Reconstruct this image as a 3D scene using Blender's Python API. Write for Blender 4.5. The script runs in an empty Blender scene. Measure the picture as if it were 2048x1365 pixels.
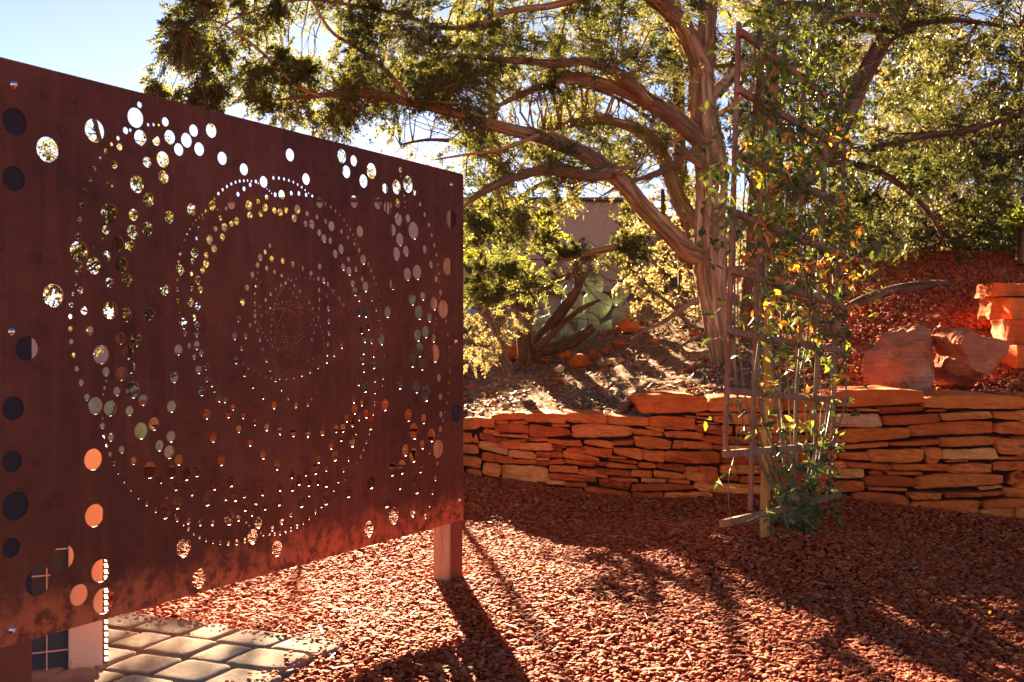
import bpy, math, random
import numpy as np
from mathutils import Vector, Matrix, noise as mnoise
R = math.radians
random.seed(7)
rng = np.random.default_rng(7)
scene = bpy.context.scene
# ------------------------------------------------------------------ camera
F = 2100.0; CX = 1024.0; HY = 675.0; EYE = 0.85
cam_d = bpy.data.cameras.new("camera"); cam = bpy.data.objects.new("camera", cam_d)
scene.collection.objects.link(cam); scene.camera = cam
cam.location = (0, 0, EYE); cam.rotation_euler = (R(90), 0, 0)
cam_d.sensor_width = 36; cam_d.lens = F / 2048 * 36
cam_d.shift_y = -(682.5 - HY) / 2048
cam_d.clip_start = 0.05; cam_d.clip_end = 2000
cam_d.dof.use_dof = True; cam_d.dof.focus_distance = 3.7; cam_d.dof.aperture_fstop = 7.0
# ------------------------------------------------------------------ sky, sun, exposure
SUN_AZ = -11.0      # degrees from +Y towards +X
SUN_EL = 16.2
w = bpy.data.worlds.new("World"); scene.world = w; w.use_nodes = True
nt = w.node_tree; bg = nt.nodes["Background"]
sky = nt.nodes.new("ShaderNodeTexSky"); sky.sky_type = 'NISHITA'; sky.sun_disc = False
sky.sun_elevation = R(SUN_EL); sky.sun_rotation = R(SUN_AZ)
sky.air_density = 0.32; sky.dust_density = 0.015; sky.ozone_density = 1.0
wb = nt.nodes.new("ShaderNodeMix"); wb.data_type = 'RGBA'; wb.blend_type = 'MULTIPLY'; wb.inputs[0].default_value = 1.0
wb.inputs[7].default_value = (0.55, 0.44, 0.38, 1)      # the photograph's warm white balance, for the sky's light
nt.links.new(sky.outputs[0], wb.inputs[6]); nt.links.new(wb.outputs[2], bg.inputs[0]); bg.inputs[1].default_value = 0.05
sl = bpy.data.lights.new("sun", 'SUN'); sl.energy = 5.0; sl.angle = R(0.5); sl.color = (1.0, 0.73, 0.44)
so = bpy.data.objects.new("sun", sl); scene.collection.objects.link(so)
sd = Vector((math.sin(R(SUN_AZ)) * math.cos(R(SUN_EL)), math.cos(R(SUN_AZ)) * math.cos(R(SUN_EL)), math.sin(R(SUN_EL))))
so.rotation_euler = sd.to_track_quat('Z', 'Y').to_euler(); so.location = sd * 60
scene.view_settings.view_transform = 'Standard'; scene.view_settings.look = 'None'
scene.view_settings.exposure = 4.15; scene.view_settings.gamma = 1.0
scene.cycles.max_bounces = 7; scene.cycles.diffuse_bounces = 4; scene.cycles.transparent_max_bounces = 6
scene.cycles.glossy_bounces = 3; scene.cycles.transmission_bounces = 4
scene.cycles.sample_clamp_indirect = 6.0

# ------------------------------------------------------------------ helpers
def P(px, py, Y): return Vector(((px - CX) / F * Y, Y, EYE - (py - HY) / F * Y))
def link(o): scene.collection.objects.link(o)
def tag(o, label, cat, group=None):
    o["label"] = label; o["category"] = cat
    if group: o["group"] = group
    return o
def empty(name, loc, label, cat, group=None):
    o = bpy.data.objects.new(name, None); link(o); o.location = loc; o.empty_display_size = 0.2
    bpy.context.view_layer.update()
    return tag(o, label, cat, group)
def mk(name, V, Fc, mat, parent=None, smooth=False, attrs=None, kind=None):
    """one mesh object; V world coordinates; Fc list of tuples or (n,k) array"""
    V = np.asarray(V, dtype=np.float32).reshape(-1, 3)
    off = np.array(parent_loc(parent), dtype=np.float32)
    me = bpy.data.meshes.new(name)
    if isinstance(Fc, np.ndarray):
        n, k = Fc.shape
        me.vertices.add(len(V)); me.vertices.foreach_set("co", (V - off).ravel())
        me.loops.add(n * k); me.loops.foreach_set("vertex_index", Fc.astype(np.int32).ravel())
        me.polygons.add(n); me.polygons.foreach_set("loop_start", np.arange(0, n * k, k, dtype=np.int32))
        me.update(calc_edges=True)
    else:
        me.from_pydata((V - off).tolist(), [], [tuple(map(int, f)) for f in Fc]); me.update()
    if smooth: me.polygons.foreach_set("use_smooth", np.ones(len(me.polygons), dtype=bool))
    if attrs:
        for an, arr in attrs.items():
            arr = np.asarray(arr, dtype=np.float32)
            if arr.ndim == 1:
                a = me.attributes.new(an, 'FLOAT', 'POINT'); a.data.foreach_set("value", arr)
            else:
                a = me.attributes.new(an, 'FLOAT_VECTOR', 'POINT'); a.data.foreach_set("vector", arr.ravel())
    me.materials.append(mat)
    o = bpy.data.objects.new(name, me); link(o)
    if parent: o.parent = parent
    if kind: o["kind"] = kind
    return o
def parent_loc(p):
    l = Vector((0, 0, 0))
    while p: l += p.location; p = p.parent
    return l
class MB:
    def __init__(s): s.v = []; s.f = []; s.a = {}; s.n = 0
    def add(s, V, Fc, **at):
        V = np.asarray(V, dtype=float).reshape(-1, 3)
        s.v.append(V); s.f += [tuple(int(i) + s.n for i in f) for f in Fc]
        for k, x in at.items():
            x = np.asarray(x, dtype=float)
            if x.ndim == 0: x = np.full(len(V), float(x))
            s.a.setdefault(k, []).append(x)
        s.n += len(V)
    def build(s, name, mat, parent=None, smooth=False, kind=None):
        return mk(name, np.vstack(s.v), s.f, mat, parent, smooth, {k: np.concatenate(x) for k, x in s.a.items()} or None, kind)
def box_between(mb, a, b, wd, th, up=Vector((0, 0, 1)), side=None, **at):
    """bar from a to b; wd along side, th along the third axis"""
    a = Vector(a); b = Vector(b); d = (b - a).normalized()
    s = side if side is not None else d.cross(up)
    s = (s - d * s.dot(d)).normalized(); t = s.cross(d).normalized()
    V = []
    for p in (a, b):
        for sx, sy in ((-1, -1), (1, -1), (1, 1), (-1, 1)): V.append(p + s * sx * wd / 2 + t * sy * th / 2)
    mb.add([tuple(v) for v in V], [(3, 2, 1, 0), (4, 5, 6, 7), (0, 1, 5, 4), (1, 2, 6, 5), (2, 3, 7, 6), (3, 0, 4, 7)], **at)
def smooth_path(pts, rad, n):
    """Catmull-Rom through pts (list of Vector), radii, n steps per segment"""
    P_ = [np.array(p) for p in pts]; out = []; ro = []
    for i in range(len(P_) - 1):
        p0 = P_[max(i - 1, 0)]; p1 = P_[i]; p2 = P_[i + 1]; p3 = P_[min(i + 2, len(P_) - 1)]
        for k in range(n):
            t = k / n
            out.append(0.5 * ((2 * p1) + (-p0 + p2) * t + (2 * p0 - 5 * p1 + 4 * p2 - p3) * t * t + (-p0 + 3 * p1 - 3 * p2 + p3) * t ** 3))
            ro.append(rad[i] * (1 - t) + rad[i + 1] * t)
    out.append(P_[-1]); ro.append(rad[-1])
    return np.array(out), np.array(ro)
def tube(mb, pts, rad, sides=8, rough=0.0, seed=0.0, lobes=0.0):
    pts = np.asarray(pts, dtype=float); n = len(pts)
    T = np.gradient(pts, axis=0); T /= np.linalg.norm(T, axis=1)[:, None] + 1e-9
    up = np.array((0.13, 0.99, 0.07)) if abs(T[0][1]) < .9 else np.array((1., 0, 0))
    u = np.cross(T[0], up); u /= np.linalg.norm(u)
    V = []; BK = []; s = 0
    for i in range(n):
        if i: s += np.linalg.norm(pts[i] - pts[i - 1])
        u = u - T[i] * u.dot(T[i]); u /= np.linalg.norm(u) + 1e-9; v = np.cross(T[i], u)
        for k in range(sides):
            a = 2 * math.pi * k / sides; r = rad[i]
            if rough: r *= 1 + rough * mnoise.noise(Vector((math.cos(a) * 1.7 + seed, math.sin(a) * 1.7, s * 1.6)))
            if lobes: r *= 1 + lobes * (mnoise.noise(Vector((math.cos(a) * 5 + seed, math.sin(a) * 5, s * 1.3))) + .8 * mnoise.noise(Vector((math.cos(a) * 11 + seed, math.sin(a) * 11, s * 2.2))))
            V.append(pts[i] + r * (math.cos(a) * u + math.sin(a) * v))
            c = max(rad[0], .01)
            BK.append((math.cos(a) * c + seed, math.sin(a) * c, s))
    Fc = []
    for i in range(n - 1):
        for k in range(sides):
            k2 = (k + 1) % sides
            Fc.append((i * sides + k, i * sides + k2, (i + 1) * sides + k2, (i + 1) * sides + k))
    Fc.append(tuple(range(sides))[::-1]); Fc.append(tuple((n - 1) * sides + k for k in range(sides)))
    mb.add(V, Fc, bk=np.array(BK))
def inst(tv, tf, pos, D, N, L, W):
    """copies of a small template: local x*W, y*L along D, z*W along normal"""
    tv = np.asarray(tv, float); tf = np.asarray(tf)
    D = D / (np.linalg.norm(D, axis=1)[:, None] + 1e-9)
    S = np.cross(D, N); S /= np.linalg.norm(S, axis=1)[:, None] + 1e-9
    N = np.cross(S, D)
    V = pos[:, None, :] + tv[None, :, 0, None] * (S * W[:, None])[:, None, :] + tv[None, :, 1, None] * (D * L[:, None])[:, None, :] + tv[None, :, 2, None] * (N * W[:, None])[:, None, :]
    k = len(tv); Fc = tf[None] + (np.arange(len(pos)) * k)[:, None, None]
    return V.reshape(-1, 3), Fc.reshape(-1, tf.shape[1])
def rvec(n):
    v = rng.normal(size=(n, 3)); return v / np.linalg.norm(v, axis=1)[:, None]

# ------------------------------------------------------------------ materials
def mat(name, col, rough=0.8, spec=0.3, metal=0.0):
    m = bpy.data.materials.new(name); m.use_nodes = True; b = m.node_tree.nodes["Principled BSDF"]
    b.inputs["Base Color"].default_value = (*col, 1); b.inputs["Roughness"].default_value = rough
    b.inputs["Specular IOR Level"].default_value = spec; b.inputs["Metallic"].default_value = metal
    return m
def ramp(nt_, src, stops):
    r = nt_.nodes.new("ShaderNodeValToRGB"); e = r.color_ramp.elements
    while len(e) < len(stops): e.new(0.5)
    for x, (p, c) in zip(e, stops): x.position = p; x.color = (*c, 1)
    nt_.links.new(src, r.inputs[0]); return r.outputs[0]
def noise_n(nt_, scale, detail=6, rough=0.6, vec=None, dist=0.0):
    n = nt_.nodes.new("ShaderNodeTexNoise"); n.inputs["Scale"].default_value = scale
    n.inputs["Detail"].default_value = detail; n.inputs["Roughness"].default_value = rough; n.inputs["Distortion"].default_value = dist
    if vec is not None: nt_.links.new(vec, n.inputs["Vector"])
    return n.outputs["Fac"]
def coords(nt_, which="Object", scale=(1, 1, 1)):
    t = nt_.nodes.new("ShaderNodeTexCoord"); m = nt_.nodes.new("ShaderNodeMapping"); m.inputs["Scale"].default_value = scale
    nt_.links.new(t.outputs[which], m.inputs[0]); return m.outputs[0]
def attr(nt_, name, scale=None):
    a = nt_.nodes.new("ShaderNodeAttribute"); a.attribute_name = name
    if scale is None: return a
    m = nt_.nodes.new("ShaderNodeMapping"); m.inputs["Scale"].default_value = scale
    nt_.links.new(a.outputs["Vector"], m.inputs[0]); return m.outputs[0]
def bump(nt_, h, dist, strength=1.0, normal=None):
    b = nt_.nodes.new("ShaderNodeBump"); b.inputs["Distance"].default_value = dist; b.inputs["Strength"].default_value = strength
    nt_.links.new(h, b.inputs["Height"])
    if normal is not None: nt_.links.new(normal, b.inputs["Normal"])
    return b.outputs[0]
def mix(nt_, a, b, fac=0.5, mode='MIX'):
    m = nt_.nodes.new("ShaderNodeMix"); m.data_type = 'RGBA'; m.blend_type = mode
    if isinstance(fac, (int, float)): m.inputs[0].default_value = fac
    else: nt_.links.new(fac, m.inputs[0])
    for s, i in ((a, 6), (b, 7)):
        if isinstance(s, tuple): m.inputs[i].default_value = (*s, 1)
        else: nt_.links.new(s, m.inputs[i])
    return m.outputs[2]
def math_n(nt_, op, a, b=None, clamp=False):
    m = nt_.nodes.new("ShaderNodeMath"); m.operation = op; m.use_clamp = clamp
    for s, i in ((a, 0), (b, 1)):
        if s is None: continue
        if isinstance(s, (int, float)): m.inputs[i].default_value = s
        else: nt_.links.new(s, m.inputs[i])
    return m.outputs[0]
def setc(m, col=None, nrm=None, rough=None):
    b = m.node_tree.nodes["Principled BSDF"]
    if col is not None: m.node_tree.links.new(col, b.inputs["Base Color"])
    if nrm is not None: m.node_tree.links.new(nrm, b.inputs["Normal"])
    if rough is not None: m.node_tree.links.new(rough, b.inputs["Roughness"])

def leaf_mat(name, c1, c2, trans=0.5, rough=0.55, tcol=None, spec=0.25):
    """thin leaf: diffuse + translucent, colour varies by the tint attribute"""
    m = bpy.data.materials.new(name); m.use_nodes = True; n = m.node_tree; p = n.nodes["Principled BSDF"]
    a = attr(n, "tint"); col = ramp(n, a.outputs["Fac"], [(0.0, c1), (1.0, c2)])
    n.links.new(col, p.inputs["Base Color"]); p.inputs["Roughness"].default_value = rough; p.inputs["Specular IOR Level"].default_value = spec
    t = n.nodes.new("ShaderNodeBsdfTranslucent")
    tc = mix(n, col, tcol or (1.0, 1.0, 0.45), 1.0, 'MULTIPLY')
    g = n.nodes.new("ShaderNodeMix"); g.data_type = 'RGBA'; g.blend_type = 'ADD'; g.inputs[0].default_value = 1.0
    n.links.new(tc, g.inputs[6]); n.links.new(tc, g.inputs[7]); n.links.new(g.outputs[2], t.inputs[0])
    mx = n.nodes.new("ShaderNodeMixShader"); mx.inputs[0].default_value = trans
    n.links.new(p.outputs[0], mx.inputs[1]); n.links.new(t.outputs[0], mx.inputs[2])
    n.links.new(mx.outputs[0], n.nodes["Material Output"].inputs[0])
    return m

# rusted steel
M_rust = mat("rusted_steel", (0.1, 0.03, 0.02), 0.62, 0.2); n = M_rust.node_tree
co = coords(n)
a1 = noise_n(n, 2.2, 8, 0.65, co); a2 = noise_n(n, 26, 8, 0.7, co); a3 = noise_n(n, 5.5, 6, 0.72, coords(n, "Object", (1, 1, .35)), 0.4)
c = ramp(n, a1, [(0.3, (0.062, 0.017, 0.008)), (0.52, (0.108, 0.029, 0.012)), (0.75, (0.18, 0.056, 0.024))])
c = mix(n, c, (0.17, 0.058, 0.040), math_n(n, 'MULTIPLY', ramp(n, a3, [(0.60, (0, 0, 0)), (0.72, (1, 1, 1))]), 0.35))
c = mix(n, c, (0.035, 0.012, 0.013), math_n(n, 'MULTIPLY', ramp(n, a2, [(0.52, (0, 0, 0)), (0.75, (1, 1, 1))]), 0.7))
# fresher orange rust along the splashed lower edge (stain in object z)
sx = n.nodes.new("ShaderNodeSeparateXYZ"); n.links.new(coords(n), sx.inputs[0])
hz = math_n(n, 'ADD', sx.outputs[2], math_n(n, 'MULTIPLY', math_n(n, 'SUBTRACT', noise_n(n, 6, 6, 0.75, coords(n)), 0.5), 0.30))
edge = ramp(n, hz, [(0.24, (1, 1, 1)), (0.325, (0, 0, 0))])
c = mix(n, c, mix(n, (0.40, 0.095, 0.032), (0.12, 0.028, 0.014), ramp(n, noise_n(n, 30, 5, .7, coords(n)), [(.45, (0, 0, 0)), (.6, (1, 1, 1))])), edge)
sp = ramp(n, noise_n(n, 110, 2, 0.5, coords(n)), [(0.76, (0, 0, 0)), (0.80, (1, 1, 1))])
c = mix(n, c, (0.30, 0.16, 0.13), math_n(n, 'MULTIPLY', sp, 0.5))
stk = ramp(n, noise_n(n, 3.0, 5, 0.65, coords(n, "Object", (11, 11, .55)), 0.3), [(0.50, (0, 0, 0)), (0.70, (1, 1, 1))])
c = mix(n, c, (0.23, 0.066, 0.028), math_n(n, 'MULTIPLY', stk, 0.26))
scr = ramp(n, noise_n(n, 4.0, 4, 0.5, coords(n, "Object", (2.2, 2.2, 30))), [(0.70, (0, 0, 0)), (0.76, (1, 1, 1))])
c = mix(n, c, (0.05, 0.018, 0.014), math_n(n, 'MULTIPLY', scr, 0.4))
setc(M_rust, c, bump(n, noise_n(n, 160, 6, 0.7, coords(n)), 0.0007, 0.5), ramp(n, a2, [(0.3, (0.48,) * 3), (0.7, (0.72,) * 3)]))

M_hole_shade = mat("hole_shade_strip", (0.030, 0.022, 0.025), 0.8, 0.2)  # added dark strip: the shade behind the sheet's edge holes, put into colour
M_stain = mat("rust_stained_strip", (0.17, 0.050, 0.026), 0.85, 0.1)
M_bolt = mat("bolt_steel", (0.62, 0.62, 0.64), 0.22, 0.5, 1.0)

def wood_mat(name, c1, c2, c3, scale=(30, 30, 2.2), rough=0.8):
    m = mat(name, c1, rough, 0.1); n = m.node_tree
    co = coords(n, "Object", scale)
    g = noise_n(n, 1.6, 8, 0.7, co, 0.8)
    c = ramp(n, g, [(0.3, c1), (0.5, c2), (0.7, c3)])
    st = noise_n(n, 3.0, 4, 0.6, coords(n))
    c = mix(n, c, (0.12, 0.035, 0.02), math_n(n, 'MULTIPLY', ramp(n, st, [(.5, (0, 0, 0)), (.75, (1, 1, 1))]), .55))
    setc(m, c, bump(n, g, 0.0025, 0.8)); return m
M_post = wood_mat("weathered_post_wood", (0.17, 0.10, 0.055), (0.33, 0.22, 0.12), (0.42, 0.30, 0.17))
M_trellis = wood_mat("stained_cedar_lath", (0.15, 0.065, 0.034), (0.28, 0.135, 0.070), (0.38, 0.21, 0.12))
M_stake = wood_mat("yellow_stake_wood", (0.26, 0.13, 0.035), (0.38, 0.21, 0.055), (0.45, 0.27, 0.09))

def stone_mat(name, stops, ns=6, bscale=30, bd=0.006):
    m = mat(name, (0.4, 0.15, 0.08), 0.9, 0.07); n = m.node_tree
    a = attr(n, "tint"); base = ramp(n, a.outputs["Fac"], stops)
    co = coords(n)
    v = ramp(n, noise_n(n, ns, 8, 0.65, co), [(0.3, (0.70, 0.66, 0.66)), (0.7, (1.18, 1.15, 1.1))])
    c = mix(n, base, v, 1.0, 'MULTIPLY')
    lay = noise_n(n, 3, 6, 0.6, coords(n, "Object", (2, 2, 18)))
    c = mix(n, c, ramp(n, lay, [(0.35, (0.80, 0.74, 0.72)), (0.6, (1.08, 1.05, 1.02))]), 0.7, 'MULTIPLY')
    spk = ramp(n, noise_n(n, 240, 2, .5, co), [(.62, (1, 1, 1)), (.72, (.55, .5, .5))])
    c = mix(n, c, spk, 0.5, 'MULTIPLY')
    h = math_n(n, 'ADD', noise_n(n, bscale, 8, 0.7, co), math_n(n, 'MULTIPLY', lay, 0.8))
    if 'boulder' in name:
        pt = ramp(n, noise_n(n, 5, 7, .7, co), [(.50, (0, 0, 0)), (.62, (1, 1, 1))]); c = mix(n, c, (0.62, 0.36, 0.24), math_n(n, 'MULTIPLY', pt, .5))
        h = math_n(n, 'ADD', h, math_n(n, 'MULTIPLY', noise_n(n, 5, 4, .5, co), 1.6))
    setc(m, c, bump(n, h, bd, 0.9)); return m
ST = [(0.0, (0.42, 0.080, 0.022)), (0.35, (0.64, 0.145, 0.032)), (0.65, (0.74, 0.215, 0.048)), (0.88, (0.78, 0.33, 0.10)), (1.0, (0.68, 0.46, 0.32))]
M_stone = stone_mat("red_sandstone", ST)
M_boulder = stone_mat("boulder_sandstone", [(0, (0.52, 0.15, 0.060)), (1, (0.66, 0.27, 0.125))], 4, 22, 0.016)

M_gravel = mat("lava_rock_pebble", (0.3, 0.08, 0.05), 0.78, 0.11); n = M_gravel.node_tree
oi = n.nodes.new("ShaderNodeObjectInfo")
c = ramp(n, oi.outputs["Random"], [(0.0, (0.30, 0.042, 0.016)), (0.3, (0.50, 0.082, 0.026)), (0.65, (0.62, 0.125, 0.040)), (0.93, (0.70, 0.21, 0.075)), (1.0, (0.50, 0.25, 0.15))])
c = mix(n, c, ramp(n, noise_n(n, 3, 5, 0.7, coords(n, "Generated")), [(0.35, (0.7, 0.7, 0.7)), (0.7, (1.15, 1.15, 1.15))]), 1.0, 'MULTIPLY')
setc(M_gravel, c, bump(n, noise_n(n, 9, 5, .7, coords(n, "Generated")), 0.08, .6))
M_ground = mat("red_gravel_bed", (0.2, 0.055, 0.04), 0.95, 0.03); n = M_ground.node_tree
vz = n.nodes.new("ShaderNodeTexVoronoi"); vz.inputs["Scale"].default_value = 75; n.links.new(coords(n), vz.inputs["Vector"])
c = ramp(n, vz.outputs["Distance"], [(0.0, (0.46, 0.085, 0.032)), (0.6, (0.18, 0.030, 0.013))])
setc(M_ground, c, bump(n, math_n(n, 'SUBTRACT', 1.0, vz.outputs["Distance"]), 0.008))
# soil of the terrace: brown litter in the middle, red cinder uphill on the far side
M_soil = mat("terrace_soil", (0.2, 0.1, 0.06), 0.95, 0.03); n = M_soil.node_tree
co = coords(n)
s1 = ramp(n, noise_n(n, 14, 9, 0.75, co), [(0.3, (0.10, 0.048, 0.030)), (0.5, (0.21, 0.115, 0.072)), (0.7, (0.34, 0.21, 0.145))])
s2 = ramp(n, noise_n(n, 22, 9, 0.75, co), [(0.3, (0.30, 0.05, 0.020)), (0.7, (0.58, 0.13, 0.045))])
c = mix(n, s1, s2, attr(n, "red").outputs["Fac"])
setc(M_soil, c, bump(n, noise_n(n, 45, 8, 0.75, co), 0.02))
M_litter = leaf_mat("dry_litter", (0.20, 0.11, 0.065), (0.46, 0.33, 0.24), 0.15)
M_backfill = mat("wall_core_soil", (0.05, 0.018, 0.012), 0.95, 0.1)

def bark_mat(name, c1, c2, c3):
    m = mat(name, c1, 0.95, 0.04); n = m.node_tree
    v = attr(n, "bk", (55, 55, 3.2)); g = noise_n(n, 1.0, 7, 0.65, v, 0.6)
    v2 = attr(n, "bk", (150, 150, 6)); g2 = noise_n(n, 1.0, 4, 0.6, v2, 0.3)
    c = ramp(n, g, [(0.32, c1), (0.5, c2), (0.68, c3)])
    h = math_n(n, 'ADD', g, math_n(n, 'MULTIPLY', g2, 0.45))
    setc(m, c, bump(n, h, 0.022, 1.0)); return m
M_bark = bark_mat("shredding_juniper_bark", (0.10, 0.048, 0.020), (0.44, 0.265, 0.12), (0.68, 0.50, 0.28))
M_bark_d = bark_mat("dark_bark", (0.05, 0.024, 0.014), (0.15, 0.080, 0.045), (0.27, 0.16, 0.10))
M_twig = bark_mat("grey_dead_twig", (0.10, 0.06, 0.04), (0.22, 0.14, 0.09), (0.36, 0.25, 0.17))
M_jun = leaf_mat("juniper_foliage", (0.042, 0.054, 0.018), (0.130, 0.125, 0.048), 0.48, tcol=(.96, .95, .50))
M_jun2 = leaf_mat("golden_juniper_foliage", (0.044, 0.047, 0.020), (0.135, 0.118, 0.055), 0.42, tcol=(.98, .92, .55))
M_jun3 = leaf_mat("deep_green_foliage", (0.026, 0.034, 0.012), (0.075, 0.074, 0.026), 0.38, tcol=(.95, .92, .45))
M_pale = leaf_mat("pale_small_leaves", (0.12, 0.110, 0.062), (0.27, 0.225, 0.135), 0.36, tcol=(1.0, .88, .55))
M_lime = leaf_mat("lime_leaves", (0.065, 0.080, 0.018), (0.16, 0.165, 0.035), 0.42)
M_vine = leaf_mat("vine_leaf_green", (0.034, 0.055, 0.014), (0.125, 0.145, 0.030), 0.38, 0.35, spec=0.5)
M_vine_y = leaf_mat("vine_leaf_orange", (0.50, 0.16, 0.02), (0.72, 0.38, 0.05), 0.45, 0.5, (1, .9, .6))
M_young = leaf_mat("young_vine_leaf", (0.10, 0.13, 0.02), (0.20, 0.22, 0.045), 0.5, 0.4)
M_vstem = mat("vine_stem", (0.16, 0.14, 0.065), 0.6)
M_cactus = mat("prickly_pear_skin", (0.16, 0.22, 0.13), 0.6, 0.3); n = M_cactus.node_tree
vz = n.nodes.new("ShaderNodeTexVoronoi"); vz.inputs["Scale"].default_value = 22; n.links.new(coords(n), vz.inputs["Vector"])
c = mix(n, ramp(n, noise_n(n, 9, 4, .6, coords(n)), [(.3, (0.17, 0.22, 0.12)), (.7, (0.34, 0.38, 0.25))]), ramp(n, vz.outputs["Distance"], [(.06, (.25, .18, .08)), (.12, (1, 1, 1))]), 1.0, 'MULTIPLY')
setc(M_cactus, c)
M_stucco = mat("tan_stucco", (0.50, 0.36, 0.26), 0.95, 0.1); n = M_stucco.node_tree
setc(M_stucco, ramp(n, noise_n(n, 1.2, 6, .6, coords(n)), [(.3, (0.48, 0.33, 0.23)), (.7, (0.56, 0.39, 0.28))]), bump(n, noise_n(n, 60, 6, .7, coords(n)), .006))
M_trim = mat("brown_trim", (0.16, 0.09, 0.06), 0.7)
M_glass = mat("dark_window_glass", (0.02, 0.025, 0.03), 0.08, 0.6)
M_acm = mat("tan_enamel", (0.60, 0.40, 0.26), 0.45, 0.4); n = M_acm.node_tree
setc(M_acm, mix(n, (0.56, 0.37, 0.235), (0.30, 0.15, 0.08), math_n(n, 'MULTIPLY', ramp(n, noise_n(n, 60, 4, .6, coords(n)), [(.66, (0, 0, 0)), (.74, (1, 1, 1))]), .6)))
M_coil = mat("dark_coil", (0.035, 0.035, 0.037), 0.5, 0.4)
M_paver = mat("tumbled_paver", (0.4, 0.3, 0.2), 0.95, 0.04); n = M_paver.node_tree
c = ramp(n, noise_n(n, 5, 8, 0.7, coords(n)), [(.3, (0.16, 0.122, 0.105)), (.5, (0.235, 0.185, 0.160)), (.7, (0.31, 0.25, 0.22))])
a = attr(n, "tint"); c = mix(n, c, ramp(n, a.outputs["Fac"], [(0, (.82, .80, .78)), (1, (1.12, 1.08, 1.05))]), 1.0, 'MULTIPLY')
c = mix(n, c, ramp(n, noise_n(n, 230, 3, .6, coords(n)), [(.60, (1, 1, 1)), (.70, (.35, .28, .25))]), .8, 'MULTIPLY')
setc(M_paver, c, bump(n, noise_n(n, 140, 6, .75, coords(n)), .003))
M_sand = mat("joint_sand", (0.25, 0.13, 0.08), 0.95)
M_tie = mat("green_plant_tie", (0.0, 0.28, 0.16), 0.4, 0.5)

# ------------------------------------------------------------------ terrain
WPX = [(-300, 6.5), (350, 6.45), (600, 6.42), (800, 6.35), (900, 6.25), (930, 6.08), (955, 5.86), (1000, 5.72), (1100, 5.46), (1200, 5.34), (1400, 5.27), (1550, 5.22), (1650, 5.14), (1800, 4.86), (1930, 4.68), (2048, 4.58), (2300, 4.4), (2700, 4.25)]
wx_px = np.array([a for a, b in WPX], float); wy_ = np.array([b for a, b in WPX], float); wx_ = (wx_px - CX) / F * wy_
def Yw_px(px): return float(np.interp(px, wx_px, wy_))
def Yw(x): return np.interp(x, wx_, wy_)
ZWX = [-2.6, -2.2, -.1, .55, .75, 1.6, 2.3, 5]; ZWZ = [0.36, 0.37, 0.40, 0.42, 0.50, 0.545, 0.58, .6]
def hill(x, y):
    x = np.asarray(x, float); y = np.asarray(y, float)
    zw = np.interp(x, ZWX, ZWZ); d = np.maximum(y - Yw(x), 0)
    s = np.interp(x, [-2, .3, 1.2, 2.2, 3.4, 8], [.10, .105, .13, .225, .245, .24])
    s2 = np.interp(x, [-2, .5, 1.5, 3, 6], [.0, .01, .05, .08, .08])
    ds = np.maximum(d - np.interp(x, [1.2, 2.0], [0, .75]), 0); z = zw - .02 + s * 1.25 * np.minimum(ds, 2.9) + s2 * np.clip(d - 3.4, 0, 12)
    return z
def gmound(x, y):
    x = np.asarray(x, float); y = np.asarray(y, float)
    z = 0.012 * np.sin(x * 2.3 + 1) * np.cos(y * 1.9) + .008 * np.sin(x * 5.1 + y * 3.7)
    z = z + .085 * np.exp(-(((x - 1.02) / .55) ** 2 + ((y - 4.15) / .5) ** 2))          # mound under the trellis
    z = z + .045 * np.exp(-((x + .25) / .5) ** 2) * np.exp(-((y - 5.3) / .5) ** 2)
    z = z + .05 * np.exp(-((y - Yw(x)) / .3) ** 2)
    z = z + .020 * np.exp(-(((x + .45) / .35) ** 2 + ((y - 2.75) / .5) ** 2))
    return z
def grid(x0, x1, nx, y0, y1, ny, fz, cond=None):
    X, Y = np.meshgrid(np.linspace(x0, x1, nx), np.linspace(y0, y1, ny)); Z = fz(X, Y)
    V = np.stack([X, Y, Z], -1).reshape(-1, 3)
    i = np.arange((ny - 1) * nx).reshape(ny - 1, nx)[:, :-1].ravel()
    return V, np.stack([i, i + 1, i + nx + 1, i + nx], 1)
def nz(X, Y, s, sd_=0.0):
    f = np.frompyfunc(lambda a, b: mnoise.fractal(Vector((a * s + sd_, b * s, 1.3)), 0.8, 2.1, 5), 2, 1)
    return f(X, Y).astype(float)
# one sheet to the horizon, with a finer middle welded by overlap of the height function
xs = np.concatenate([-np.geomspace(400, 4.2, 14), np.linspace(-4, 4.5, 150), np.geomspace(4.7, 400, 14)])
ys = np.concatenate([-np.geomspace(400, 1, 10), np.linspace(-.8, 6.9, 140), np.geomspace(7.2, 800, 18)])
X, Y = np.meshgrid(xs, ys); inner = (np.abs(X) < 4.6) & (Y > -1) & (Y < 7)
Z = np.where(inner, gmound(X, Y), 0.0) - .012
V = np.stack([X, Y, Z], -1).reshape(-1, 3); nx_ = len(xs)
i = np.arange((len(ys) - 1) * nx_).reshape(-1, nx_)[:, :-1].ravel()
mk("gravel_ground", V, np.stack([i, i + 1, i + nx_ + 1, i + nx_], 1), M_ground, smooth=True, kind="structure")
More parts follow.
